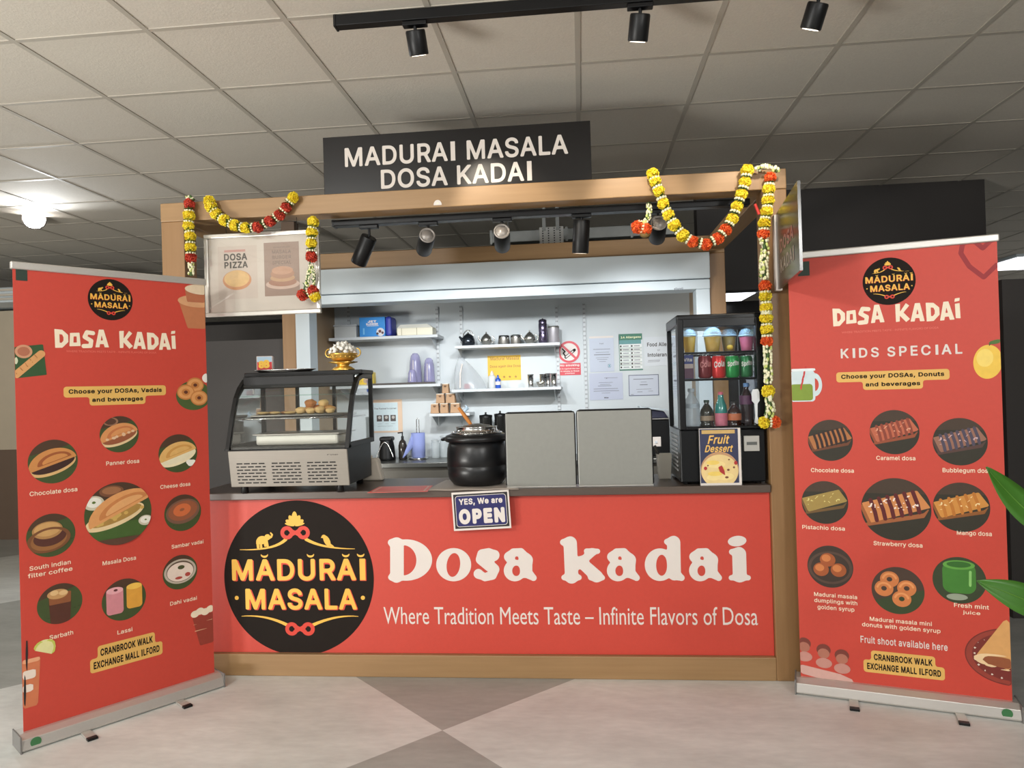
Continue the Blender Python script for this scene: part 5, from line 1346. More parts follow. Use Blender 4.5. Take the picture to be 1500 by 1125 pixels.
# drinks inside
def P_in(px, py, dy): return P(px, py, FY + dy)
CUPC = glass('cup_clear', (250, 252, 252), .10)
DOME = film('dome_clear', (190, 214, 230), .32, .12)
def dome_cup(px, hw, col, label, dy, full=1.0, two=None):
    q = P_in(px, 515, dy); w = (P_in(px + hw, 515, dy).x - P_in(px - hw, 515, dy).x) / 2
    zb = ZC + SH1 + .0058; hc = P_in(px, 493, dy).z - zb
    t = thing('dessert_cup', label, 'cup', (q.x, FY + dy, zb), 'domed dessert cups on the fridge top shelf')
    g = G(); g.lathe([(w * .72, 0), (w * .76, .002), (w * .98, hc), (w * 1.02, hc + .002)], CUPC, 24, (q.x, FY + dy, zb)); g.build('cup_body', t)
    g = G(); g.lathe([(w * .70, .002), (w * (.72 + .24 * full), hc * full - .002), (.001, hc * full - .001)], mat('dessert_%d_%d_%d' % col, col, .45, var=.12, scale=60), 24, (q.x, FY + dy, zb)); g.build('dessert', t)
    if two:
        g = G(); g.ball((q.x, FY + dy - w * .45, zb + hc * .3), w * .48, mat('dessert_%d_%d_%d' % two, two, .45), n=14, k=10); g.build('fruit_pulp', t)
    g = G(); R_ = w * 1.05; g.lathe([(R_ * 1.03, hc + .002), (R_ * 1.03, hc + .006)] + [(R_ * math.cos(a), hc + .006 + R_ * .95 * math.sin(a)) for a in [PI / 2 * i / 8 for i in range(9)]], DOME, 26, (q.x, FY + dy, zb)); d_ = g.build('dome_lid', t)
    g = G(); g.tube([(q.x + R_ * 1.03 * math.cos(a), FY + dy + R_ * 1.03 * math.sin(a), zb + hc + .005) for a in [2 * PI * i / 24 for i in range(25)]], .0016, mat('lid_rim', (200, 222, 236), .2), 6); g.build('lid_rim', d_)
dome_cup(1010, 10, (214, 166, 62), 'domed cup of mango yellow dessert at left of top shelf', .12)
dome_cup(1044, 13, (196, 150, 62), 'domed cup of amber dessert, second on fridge top shelf', .12)
dome_cup(1068, 11, (140, 110, 52), 'domed cup of brown dessert with yellow blob, third on top shelf', .17, two=(222, 180, 60))
dome_cup(1094, 11, (218, 108, 140), 'domed cup of pink dessert at right of fridge top shelf', .12)
def can(px, hw, col, label, word, wc, dy, sc=1.0):
    q = P_in(px, 552, dy); w = (P_in(px + hw, 552, dy).x - P_in(px - hw, 552, dy).x) / 2
    zb = ZC + SH2 + .0058; h_ = min(P_in(px, 521, dy).z - zb, .118)
    t = thing('drink_can', label, 'can', (q.x, FY + dy, zb), 'drink cans on the fridge middle shelf')
    m = mat('can_%d_%d_%d' % col, col, .3, metal=.25, var=.08)
    g = G(); g.lathe([(w * .80, .0), (w * .84, .002), (w, .010), (w, h_ - .014), (w * .84, h_ - .002)], m, 26, (q.x, FY + dy, zb)); b_ = g.build('can_body', t)
    g = G(); g.lathe([(w * .84, h_ - .002), (w * .86, h_), (w * .80, h_), (w * .78, h_ - .004), (.001, h_ - .004)], CHROME, 24, (q.x, FY + dy, zb)); g.build('can_top', t)
    g = G()
    V, F, a, b, c, d = text2d(word, .03)
    k = w * 1.7 / (b - a)
    out = []
    for x, y in V:
        u = (x - (a + b) / 2) * k; v = (y - (c + d) / 2) * k * 1.5
        an = u / w; out.append((q.x + (w + .0006) * math.sin(an), FY + dy - (w + .0006) * math.cos(an), zb + h_ * .62 + v + u * .12))
    g.add(out, F, wc); g.build('can_lettering', b_)
can(1033, 10, (116, 34, 38), 'dark red drink can, leftmost of the four cans', 'Cola', PM(190, 120, 116), .09)
can(1053, 10, (206, 40, 38), 'bright red drink can between dark red and green cans', 'Cola', PWHITE, .075)
can(1073, 10.5, (24, 138, 62), 'bright green drink can, third of the four cans', 'Sprite', PWHITE, .075)
can(1093, 10, (30, 110, 58), 'darker green drink can at right end of cans', 'Sprite', PWHITE, .09)
q = P_in(1008, 553, .08); w = .055; zb = ZC + SH2 + .0058
t = thing('juice_carton', 'small blue and purple drink carton left of the cans', 'carton', (q.x, FY + .1, zb))
g = G(); g.box(q.x - w / 2, q.x + w / 2, FY + .075, FY + .125, zb, zb + .118, mat('carton_blue', (42, 56, 132), .4)); g.build('carton_body', t, .003)
g = G(face_y(FY + .0745)); g.rect(q.x - w / 2 + .002, q.x + w / 2 - .002, zb + .002, zb + .052, 0, PM(110, 70, 92)); g.rect(q.x - w / 2 + .002, q.x + w / 2 - .002, zb + .052, zb + .074, .0002, PM(206, 186, 178)); g.text('Vita', q.x, zb + .095, .0004, PWHITE, w=w * .75, bold=.03); g.build('carton_print', t)
def bottle(px, hw, ytop, ybot, col, label, dy, clear=False, lab=None, cap=(40, 40, 44), shape='pet', name='drink_bottle'):
    q = P_in(px, ybot, dy); w = (P_in(px + hw, ybot, dy).x - P_in(px - hw, ybot, dy).x) / 2
    zb = ZC + z0_ + .0008; h_ = P_in(px, ytop, dy).z - zb
    t = thing(name, label, 'bottle', (q.x, FY + dy, zb), 'bottles at the bottom of the fridge')
    m = film('bottle_clear', (206, 214, 220), .45, .12) if clear else mat('bottle_%d_%d_%d' % col, col, .2, var=.15, coat=.5)
    if shape == 'pet': pr = [(w * .85, 0), (w * .98, .006), (w, h_ * .16), (w * .92, h_ * .2), (w, h_ * .25), (w, h_ * .55), (w * .9, h_ * .66), (w * .45, h_ * .82), (w * .33, h_ * .86), (w * .33, h_ * .93)]
    else: pr = [(w * .9, 0), (w, .005), (w, h_ * .45), (w * .92, h_ * .62), (w * .5, h_ * .8), (w * .42, h_ * .92)]
    g = G(); g.lathe(pr, m, 26, (q.x, FY + dy, zb)); b_ = g.build('bottle_body', t)
    g = G(); g.lathe([(w * .42, h_ * .915), (w * .42, h_ * .995), (w * .38, h_)], mat('cap_%d_%d_%d' % cap, cap, .4), 16, (q.x, FY + dy, zb)); g.build('cap', t)
    if lab:
        g = G(); g.lathe([(w * 1.012, h_ * lab[1]), (w * 1.012, h_ * lab[2])], mat('lab_%d_%d_%d' % lab[0], lab[0], .5, var=.2, scale=50), 26, (q.x, FY + dy, zb)); g.build('label_band', b_)
    return t
bottle(1014, 12, 569, 627, (0, 0, 0), 'clear water bottle at the left of the fridge floor', .07, clear=True, cap=(176, 182, 188), lab=((170, 180, 188), .52, .62))
bottle(1036, 10, 586, 627, (44, 40, 30), 'short dark bottle with pale label beside the water', .08, lab=((150, 128, 104), .28, .45), cap=(34, 56, 44))
bottle(1057, 9, 574, 627, (48, 132, 124), 'teal and pink slim bottle in the middle of fridge', .06, lab=((206, 112, 130), .05, .42), cap=(206, 96, 116), shape='glass')
bottle(1076, 10.5, 588, 627, (52, 24, 18), 'dark brown bottle with orange label on fridge floor', .07, lab=((196, 108, 66), .30, .55), cap=(38, 32, 30))
bottle(1095, 10.5, 561, 627, (44, 22, 24), 'tall dark bottle with blue cap at right of fridge', .11, lab=((96, 50, 84), .52, .72), cap=(110, 150, 200))

# --- fruit dessert poster stand
a = P(1028, 714, -.040); b = P(1089, 713, -.040); c = P(1060, 628, -.040)
wd, hd = b.x - a.x, c.z - ZC
t = thing('table_poster', 'Fruit Dessert card in clear stand before the drinks fridge', 'poster', ((a.x + b.x) / 2, -.04, ZC))
T = Matrix.Translation((a.x, -.008 - .0, ZC + .001)) 
T = Matrix.Translation((a.x, -.0085, ZC + .0008))
g = G(T); g.box(0, wd, 0, .003, .0, hd, PWHITE); g.build('card', t)
g = G(T); g.box(-.003, wd + .005, .0035, .0055, 0, hd + .003, glass('acrylic', gloss=.2)); g.box(-.003, wd + .005, -.003, .026, 0, .003, glass('acrylic', gloss=.2)); g.build('acrylic_stand', t)
g = G(T @ face_y(-.0004)); NV = mat('dessert_navy', (48, 52, 84), .5, var=.1)
g.rect(0.002, wd - .012, .012, hd - .003, 0, NV); g.rect(.012, wd - .026, hd - .026, hd - .008, .0002, PM(206, 170, 104)); g.build('printed_field', t)
g = G(T @ face_y(-.0008)); GD = mat('dessert_gold', (240, 190, 96), .5)
mx_ = (wd - .010) / 2
g.text('Fruit', mx_, hd * .805, 0, GD, w=wd * .50, h=hd * .155, bold=.02, shear=.25); g.text('Dessert', mx_, hd * .645, 0, GD, w=wd * .66, h=hd * .125, bold=.02, shear=.25); g.build('lettering', t)
g = G(T @ face_y(-.0010))
R_ = wd * .46
for i, (m, fn) in enumerate(((PM(196, 150, 110), s_ell(0, .05, 1, .98)), (PM(232, 204, 142), s_ell(0, -.02, .97, .90)), (PM(240, 216, 150), s_un(s_ell(-.2, .35, .5, .18), s_ell(.25, -.3, .5, .2), s_ell(-.35, -.35, .35, .16))), (PM(238, 206, 104), s_un(s_ell(-.35, .45, .35, .12), s_ell(-.25, -.15, .4, .12), s_ell(.1, .1, .2, .12))), (PM(176, 48, 46), s_un(s_poly([(-.08, .2), (.12, .3), (.25, .0), (.28, -.25), (.0, -.05)]), s_ell(-.75, .15, .09, .1), s_ell(.85, .42, .09, .11))), (PM(120, 70, 50), s_un(s_ell(.5, .6, .06, .04), s_ell(.45, .05, .08, .06), s_ell(.36, -.35, .1, .06), s_ell(-.62, .3, .05, .05), s_ell(.75, .18, .06, .06))))):
    f = s_int(fn, lambda X, Y: -1.0 - Y + .03) if False else fn
    V, F = iso(f, -1.05, 1.05, -1.05, 1.05, 40); g.add([(mx_ + R_ * x, .012 + max(0, hd * .255 + R_ * y - .012), .0002 * i) for x, y in V], F, m)
g.build('dessert_picture', t)

# =================================================================== SERVERY BEHIND
YW = 2.2495
def on_wall(px, py, off=0.0): return P(px, py, YW - off)
SHW = mat('shelf_white', (204, 208, 210), .45, var=.02)
# perforated uprights
for px, y0, y1, lab in ((511, 452, 500, 'left end'), (640, 450, 600, 'x'), (675, 450, 590, 'x'), (815, 448, 600, 'x'), (855, 446, 602, 'x')):
    a = on_wall(px, y0); b = on_wall(px, y1)
    lab = {511: 'perforated white shelf upright above the display case, leftmost', 640: 'perforated white shelf upright between the two shelf pairs, left one', 675: 'perforated white shelf upright at left end of middle shelves', 815: 'perforated white shelf upright at right end of middle shelves', 855: 'perforated white shelf upright right of the no smoking sign'}[px]
    t = thing('shelf_upright', lab, 'shelf upright', (a.x, YW, b.z), 'perforated shelf uprights')
    g = G(); g.box(a.x - .013, a.x + .013, YW - .014, YW, b.z, min(a.z, 2.43), SHW); g.build('upright_rail', t, .002)
    g = G(); z = b.z + .02
    while z < min(a.z, 2.4):
        for dx in (-.006, .004): g.box(a.x + dx - .002, a.x + dx + .003, YW - .0146, YW - .0138, z, z + .013, mat('slot_grey', (120, 122, 124), .6))
        z += .036
    g.build('slots', t)
def shelf(x0, x1, ztop, y0, label, brackets):
    t = thing('wall_shelf', label, 'shelf', ((x0 + x1) / 2, YW, ztop), 'white wall shelves')
    g = G(); g.box(x0, x1, y0, YW - .015, ztop - .022, ztop, SHW); g.build('board', t, .002)
    for x in brackets:
        g = G(); g.add([(x - .002, y0 + .03, ztop - .0225), (x - .002, YW - .016, ztop - .0225), (x - .002, YW - .016, ztop - .11), (x + .002, y0 + .03, ztop - .0225), (x + .002, YW - .016, ztop - .0225), (x + .002, YW - .016, ztop - .11)], [(0, 1, 2), (5, 4, 3), (0, 3, 4, 1), (1, 4, 5, 2), (2, 5, 3, 0)], SHW); g.build('bracket', t)
YS = 1.985
S1 = (P(480, 494, YS).z + P(640, 491, YS).z) / 2
S2 = P(600, 563, YS).z
S3 = P(740, 504, YS).z
S4 = P(740, 568.5, YS).z
S5 = P(655, 605.5, YS).z
xl = -1.99
shelf(xl, P(641, 491, YS).x, S1, YS, 'upper white shelf at left, carrying the blue box', (-1.92, P(638, 495, 2.2).x))
shelf(xl, P(645, 562, YS).x, S2, YS, 'lower white shelf at left, with the purple cup stacks', (-1.92, P(640, 565, 2.2).x))
shelf(P(666, 506, YS).x, P(820, 499, YS).x, S3, YS, 'upper middle white shelf holding teapots and steel tins', (P(676, 506, 2.2).x, P(813, 500, 2.2).x))
shelf(P(661, 570, YS).x, P(822, 565, YS).x, S4, YS, 'lower middle white shelf below the yellow poster', (P(676, 570, 2.2).x, P(813, 565, 2.2).x))
shelf(P(629, 606, YS).x, P(688, 605, YS).x, S5, YS, 'short white shelf stacked with brown paper cartons', (P(640, 606, 2.2).x, P(676, 606, 2.2).x))

def px_box(name, label, cat, x0, x1, ytop, zb, Y0, Y1, m, group=None, bevel=.003, part='body'):
    a = P(x0, 500, Y0); b = P(x1, 500, Y0); zt_ = P((x0 + x1) / 2, ytop, Y0).z
    t = thing(name, label, cat, ((a.x + b.x) / 2, (Y0 + Y1) / 2, zb), group)
    g = G(); g.box(a.x, b.x, Y0, Y1, zb + .0008, zt_, m); g.build(part, t, bevel)
    return t, a.x, b.x, zt_
# upper left shelf
t, a, b, zt_ = px_box('plastic_tub', 'pale translucent plastic tub at left of upper shelf', 'tub', 490, 522, 478, S1, 2.03, 2.18, film('tub_clear', (206, 208, 206), .75))
g = G(); g.box(a - .006, b + .006, 2.024, 2.186, zt_, zt_ + .012, film('tub_lid', (190, 194, 196), .85)); g.build('lid', t, .003)
t, a, b, zt_ = px_box('appliance_box', 'bright blue printed box on the upper left shelf', 'box', 527, 564.5, 464.5, S1, 2.01, 2.19, mat('box_blue', (36, 132, 206), .4, var=.05), part='carton')
g = G(face_y(2.0095)); w_ = b - a
g.text('JET', a + w_ * .5, zt_ - .035, 0, PWHITE, w=w_ * .34, h=.018, bold=.05); g.text('BLENDER', a + w_ * .5, zt_ - .055, 0, PWHITE, w=w_ * .46, h=.015, bold=.05); g.rect(a + w_ * .3, a + w_ * .75, zt_ - .071, zt_ - .067, 0, PWHITE)
g.disc(a + w_ * .82, S1 + .036, .033, .0003, PM(206, 206, 212), 24); g.disc(a + w_ * .80, S1 + .042, .012, .0006, PM(110, 60, 50), 16); g.disc(a + w_ * .70, S1 + .024, .010, .0006, PM(70, 50, 52), 16); g.disc(a + w_ * .9, S1 + .03, .010, .0006, PM(90, 60, 66), 16); g.rect(a + w_ * .14, a + w_ * .2, S1 + .02, S1 + .07, .0003, PM(110, 180, 224)); g.build('printed_front', t)
g = G(); x_ = P(575, 488, 2.05).x; g.box(b + .0008, x_, 2.012, 2.188, S1 + .001, zt_ + .004, mat('box_violet', (52, 62, 160), .45)); tag(g.build('blue_box_side', None, .02), 'violet blue side of the bright blue box', 'box')  # stands for the side of the blue box, built as its own block
t, a, b, zt_ = px_box('foam_tray', 'cream ribbed foam box at right of upper left shelf', 'box', 582, 634, 480, S1, 2.02, 2.17, mat('foam_cream', (232, 226, 204), .6, var=.05), part='tray')
g = G(); g.add([(a, 2.02, zt_), (b, 2.02, zt_), (b, 2.17, zt_), (a, 2.17, zt_), (a + .02, 2.05, zt_ + .03), (b - .05, 2.05, zt_ + .03), (b - .05, 2.14, zt_ + .03), (a + .02, 2.14, zt_ + .03)], [(0, 1, 5, 4), (1, 2, 6, 5), (2, 3, 7, 6), (3, 0, 4, 7), (4, 5, 6, 7)], mat('foam_lid', (240, 238, 226), .6)); g.build('lid', t)
g = G(); [g.box(a + (b - a) * f, a + (b - a) * f + .004, 2.0185, 2.02, S1 + .004, zt_, mat('foam_seam', (170, 160, 130), .6)) for f in (.12, .55)]; g.build('seam', t)
# lower left shelf: cup stacks in sleeves
PUR = film('cup_sleeve', (168, 164, 208), .55, .2)
a = P(545, 560, 2.03).x; b = P(632, 560, 2.03).x
t = thing('dark_tray', 'dark flat tray under the purple cup stacks', 'tray', ((a + b) / 2, 2.1, S2))
g = G(); g.box(a, b, 2.02, 2.2, S2 + .0008, S2 + .016, mat('tray_dark_grey', (80, 74, 70), .4)); g.build('tray_base', t, .003)  # flat tray in its own dark grey
for px, yt, hw, dy, lab in ((609, 517, 9.5, .09, 'tallest purple stack of plastic cups on lower left shelf'), (629, 524, 8.5, .09, 'right hand purple stack of plastic cups on the shelf'), (604, 541, 7, -.02, 'shortest purple cup stack, at front left of shelf')):
    Y = 2.07 + dy; q = P(px, 555, Y); w = hw / FPX * (Y + 3.55); zb = S2 + .0165; h_ = P(px, yt, Y).z - zb
    t = thing('cup_stack', lab, 'cups', (q.x, Y, zb), 'stacks of purple plastic cups')
    g = G(); g.lathe([(w, 0), (w, .01), (w * .96, h_ * .3), (w * .86, h_ * .7), (w * .68, h_ * .9), (w * .4, h_ * .985), (.001, h_)], PUR, 24, (q.x, Y, zb)); g.build('sleeve', t)
    g = G(); k = 0; z = .004
    while z < h_ * .82: g.lathe([(w * .9 * (1 - .25 * z / h_), z), (w * .9 * (1 - .25 * z / h_), z + .004)], mat('cup_rim', (206, 208, 226), .3), 20, (q.x, Y, zb)); z += .014
    g.build('cup_rims', t)
    g = G(); g.tube([(q.x - w * .2, Y - w * .97, zb + .01), (q.x - w * .15, Y - w * .85, zb + h_ * .75)], .003, PWHITE, 6); g.build('sleeve_seam', t)
t, a, b, zt_ = px_box('snack_packet', 'yellow packet with blue mark seen through display case end', 'packet', 524, 545, 545, S2, 2.03, 2.12, mat('packet_yellow', (232, 200, 56), .4), bevel=.012, part='pouch')
g = G(face_y(2.0295)); g.disc((a + b) / 2, S2 + .04, .022, 0, PM(60, 90, 170), 20); g.build('printed_mark', t)

# upper middle shelf
def pot(px, hw, yt, label, Y, col, dark=False):
    q = P(px, 500, Y); w = hw / FPX * (Y + 3.555); zb = S3 + .0008; h_ = P(px, yt, Y).z - zb
    t = thing('teapot', label, 'teapot', (q.x, Y, zb), 'teapots on the upper middle shelf')
    g = G(); g.lathe([(w * .45, 0), (w * .5, .003), (w * .92, h_ * .25), (w * .97, h_ * .42), (w * .8, h_ * .62), (w * .5, h_ * .72)], col, 26, (q.x, Y, zb)); g.build('pot_body', t)
    g = G(); g.lathe([(w * .52, h_ * .72), (w * .4, h_ * .80), (w * .12, h_ * .86), (w * .10, h_ * .92), (w * .14, h_ * .96), (.001, h_)], col, 20, (q.x, Y, zb)); g.build('pot_lid', t)
    g = G(); g.tube([(q.x - w * .85, Y, zb + h_ * .3), (q.x - w * 1.25, Y, zb + h_ * .45), (q.x - w * 1.4, Y, zb + h_ * .7)], [w * .2, w * .13, w * .09], col, 10); g.build('spout', t)
    g = G(); g.tube([(q.x + w * .85 + w * .55 * math.sin(a), Y, zb + h_ * .42 - h_ * .24 * math.cos(a)) for a in [PI * i / 8 for i in range(9)]], w * .08, col, 8); g.build('handle', t)
SILV2 = mat('tea_silver', (186, 184, 176), .25, metal=.9, var=.12, scale=40)
q = P(686, 500, 2.08); zb = S3 + .0008
t = thing('tea_kettle', 'round steel kettle with dark face, left of the teapots', 'kettle', (q.x, 2.08, zb))
w = .052; h_ = P(686, 484, 2.08).z - zb
g = G(); g.lathe([(w * .8, 0), (w, .006), (w * 1.02, h_ * .35), (w * .8, h_ * .62), (w * .4, h_ * .74)], mat('kettle_dark_steel', (66, 72, 80), .2, metal=.8), 28, (q.x, 2.08, zb)); g.build('kettle_body', t)
g = G(); g.lathe([(w * .42, h_ * .74), (w * .3, h_ * .80), (w * .1, h_ * .83), (w * .1, h_ * .88), (.001, h_ * .89)], CHROME, 18, (q.x, 2.08, zb)); g.build('lid', t)
g = G(); g.tube([(q.x + w * .75 * math.cos(a), 2.08, zb + h_ * .58 + h_ * .42 * math.sin(a)) for a in [PI * i / 10 for i in range(11)]], .005, CHROME, 8); g.build('bail_handle', t)
g = G(); g.tube([(q.x - w * .85, 2.08, zb + h_ * .35), (q.x - w * 1.35, 2.08, zb + h_ * .62)], [.013, .008], mat('kettle_dark_steel', (66, 72, 80), .2, metal=.8), 10); g.build('spout', t)
pot(712.5, 8.6, 486, 'silver teapot left of the steel tins', 2.08, SILV2)
pot(776, 8.8, 483.5, 'silver teapot right of the steel tins', 2.08, SILV2)
for x0, x1, yt, lab in ((730, 746.5, 491.5, 'left one of two low round steel tins'), (748, 763.5, 490.5, 'right one of two low round steel tins')):
    Y = 2.08; q = P((x0 + x1) / 2, 500, Y); w = (x1 - x0) / 2 / FPX * (Y + 3.555); h_ = P(q.x and (x0 + x1) / 2, yt, Y).z - zb
    t = thing('steel_tin', lab, 'tin', (q.x, Y, zb), 'steel tins on the upper middle shelf')
    g = G(); g.lathe([(w * .96, 0), (w, .003), (w, h_ * .68)], STEEL, 26, (q.x, Y, zb)); g.build('tin_body', t)
    g = G(); g.lathe([(w * 1.03, h_ * .66), (w * 1.03, h_ * .92), (w * .96, h_), (.001, h_)], CHROME, 26, (q.x, Y, zb)); g.build('tin_lid', t)
Y = 2.07; q = P(795.5, 498, Y); w = 6.3 / FPX * (Y + 3.555); h_ = P(795.5, 466.5, Y).z - zb
t = thing('flask', 'tall purple grey steel flask at right of upper shelf', 'flask', (q.x, Y, zb))
FLK = mat('flask_steel', (108, 100, 124), .22, metal=.85, var=.2, scale=20)
g = G(); g.lathe([(w * .92, 0), (w, .004), (w, h_ * .42), (w * .94, h_ * .45), (w, h_ * .48), (w, h_ * .78), (w * .92, h_ * .80)], FLK, 26, (q.x, Y, zb)); g.build('flask_body', t)
g = G(); g.lathe([(w * .94, h_ * .80), (w * .96, h_ * .92), (w * .7, h_ * .965), (w * .18, h_ * .97), (w * .18, h_), (.001, h_)], FLK, 22, (q.x, Y, zb)); g.build('flask_cap', t)
Y = 2.12; q = P(811, 498, Y); w = 8.4 / FPX * (Y + 3.555); h_ = P(811, 478, Y).z - zb
t = thing('canister', 'speckled grey canister at right end of upper shelf', 'canister', (q.x, Y, zb))
g = G(); g.lathe([(w * .97, 0), (w, .003), (w, h_ * .9)], mat('speckled_can', (170, 166, 170), .4, var=.4, scale=220, metal=.3), 28, (q.x, Y, zb)); g.build('canister_body', t)
g = G(); g.lathe([(w * 1.02, h_ * .9), (w * 1.02, h_ * .98), (w * .9, h_), (.001, h_)], STEEL, 26, (q.x, Y, zb)); g.build('canister_lid', t)

# lower middle shelf
zb = S4 + .0008
rq = random.Random(3)
a = P(664, 568, 2.05); b = P(712, 568, 2.05); zt_ = P(675, 524, 2.05).z
t = thing('plastic_bag', 'clear plastic bag slumped on the lower middle shelf', 'bag', ((a.x + b.x) / 2, 2.1, zb))
g = G(); grid = []
W_ = b.x - a.x; H_ = zt_ - zb
for i in range(15):
    th = 2 * PI * i / 14; row = []
    for j in range(9):
        v = j / 8; top = 1 - .86 * v ** 1.6
        cx_ = (a.x + b.x) / 2 - W_ * .28 * v; rr = W_ * .5 * top
        row.append((cx_ + rr * math.cos(th) * (1 + .07 * math.sin(5 * th + 3 * v)), 2.10 + .09 * math.sin(th) * top * (1 + .1 * math.sin(4 * th)), zb + H_ * v * (1 - .02 * math.sin(3 * th))))
    grid.append(row)
g.sheet(grid, film('bag_film', (214, 220, 224), .38, .2)); g.build('bag_film', t)
g = G(); q = P(684, 562, 2.05); g.box(q.x - .022, q.x + .022, 2.04, 2.08, zb + .002, zb + .042, mat('bag_red', (160, 60, 74), .5)); g.build('red_packet', t, .004)
g = G(); q = P(675, 562, 2.03); g.tube([(q.x - .004, 2.02, zb + .01), (q.x, 2.02, zb + H_ * .5), (q.x + .012, 2.05, zb + H_ * .8)], .006, PWHITE, 8); g.build('white_streak', t)  # plain white streak inside the bag
def small_bottle(px, hw, yt, label, Y, body, cap, name='squeeze_bottle', band=None):
    q = P(px, 560, Y); w = hw / FPX * (Y + 3.555); h_ = P(px, yt, Y).z - zb
    t = thing(name, label, 'bottle', (q.x, Y, zb))
    g = G(); g.lathe([(w * .9, 0), (w, .004), (w, h_ * .62), (w * .85, h_ * .7), (w * .4, h_ * .76)], body, 20, (q.x, Y, zb)); b_ = g.build('bottle_body', t)
    g = G(); g.lathe([(w * .45, h_ * .76), (w * .42, h_ * .86), (w * .16, h_ * .98), (.001, h_)], cap, 14, (q.x, Y, zb)); g.build('nozzle', t)
    if band: g = G(); g.lathe([(w * 1.02, h_ * .25), (w * 1.02, h_ * .5)], band, 20, (q.x, Y, zb)); g.build('label_band', b_)
small_bottle(721, 6, 543, 'white nozzle bottle beside the clear plastic bag', 2.12, film('nozzle_white', (222, 226, 226), .8), PWHITE)
small_bottle(729.5, 4.2, 549, 'small blue and white bottle in front of yellow poster', 2.06, mat('blue_bottle', (40, 84, 176), .35), mat('blue_bottle', (40, 84, 176), .35), 'glue_bottle', PWHITE)
for i, (px, hw, yt, Y, lab) in enumerate(((777.5, 4.6, 548.5, 2.05, 'single tall steel tumbler at left of the tumblers'), (795, 4.6, 548, 2.10, 'steel tumbler behind the small white bowl, left one'), (803, 4.2, 547, 2.10, 'steel tumbler behind the small white bowl, right one'), (811.5, 4.6, 547, 2.05, 'steel tumbler at the right end of lower shelf'))):
    q = P(px, 562, Y); w = hw / FPX * (Y + 3.555); h_ = P(px, yt, Y).z - zb
    t = thing('steel_tumbler', lab, 'tumbler', (q.x, Y, zb), 'steel tumblers on the lower middle shelf')
    g = G(); g.lathe([(w * .78, 0), (w * .8, .002), (w, h_), (w * .94, h_), (w * .76, .006), (.001, .005)], CHROME, 22, (q.x, Y, zb)); g.build('tumbler_wall', t)
    g = G(); g.tube([(q.x + w * 1.0 * math.cos(k_), Y + w * math.sin(k_), zb + h_) for k_ in [2 * PI * j / 20 for j in range(21)]], .0015, CHROME, 6); g.build('rolled_rim', t)
q = P(792, 563, 2.03); 
t = thing('dessert_bowl', 'small pale steel bowl in front of the tumblers', 'bowl', (q.x, 2.03, zb))
g = G(); g.lathe([(.016, 0), (.018, .002), (.03, .022), (.034, .040), (.032, .040), (.026, .02), (.001, .005)], SILV2, 22, (q.x, 2.03, zb)); g.build('bowl_body', t)

# brown cartons on the short shelf
KR = mat('kraft_carton', (176, 140, 106), .65, var=.06); KRE = mat('carton_inside', (238, 230, 214), .6)
zb = S5 + .0008
def carton(px, wpx, zb, label, Y=2.03):
    q = P(px, 600, Y); w = wpx / 2 / FPX * (Y + 3.555); h_ = .072; d = .035
    t = thing('paper_carton', label, 'carton', (q.x, Y + .03, zb), 'brown paper cartons in a pyramid')
    x, y = q.x, Y + .035
    g = G(); V = [(x - w, y - d, zb), (x + w, y - d, zb), (x + w, y + d, zb), (x - w, y + d, zb), (x - w * .86, y - d * .86, zb + h_), (x + w * .86, y - d * .86, zb + h_), (x + w * .86, y + d * .86, zb + h_), (x - w * .86, y + d * .86, zb + h_)]
    g.add(V, [(0, 3, 2, 1), (4, 5, 6, 7), (0, 1, 5, 4), (1, 2, 6, 5), (2, 3, 7, 6), (3, 0, 4, 7)], KR); g.build('carton_body', t, .002)
    g = G(); g.box(x - w * .9, x + w * .9, y - d * .9, y + d * .9, zb + h_, zb + h_ + .005, KRE); g.build('folded_rim', t, .001)
    g = G(Matrix.Translation((0, y - d * .93, zb + h_ * .78)) @ face_y(0)); 
    g.shape(s_int(s_ell(x, .006, .012, .014), lambda X, Y: Y - .006), (x - .014, x + .014, -.012, .008), 12, .0018, mat('carton_slot', (110, 82, 58), .7)); g.build('tab_slot', t)
    return h_ + .0058
h1 = carton(636.5, 12.5, zb, 'bottom left paper carton of the brown pyramid')
carton(650.5, 12.5, zb, 'bottom middle paper carton of the brown pyramid')
carton(666.5, 15, zb, 'bottom right paper carton, behind the ladle handle')
h2 = carton(645, 13, zb + h1, 'left carton in the second row of brown pyramid')
carton(660, 14, zb + h1, 'right carton in the second row of brown pyramid')
carton(653, 10, zb + h1 * 2, 'single paper carton at the top of brown pyramid')
q = P(683, 602, 2.03)
t = thing('plastic_scoop', 'pale blue plastic scoop at the end of short shelf', 'scoop', tuple(q))
g = G(); g.tube([(q.x - .02, 2.03, S5 + .012), (q.x + .012, 2.02, S5 + .040)], [.012, .016], mat('scoop_blue', (186, 206, 220), .35), 12); g.build('scoop_bowl', t)
g = G(); g.tube([(q.x + .012, 2.02, S5 + .040), (q.x - .006, 2.02, S5 + .058)], .005, mat('scoop_blue', (186, 206, 220), .35), 8); g.build('grip', t)

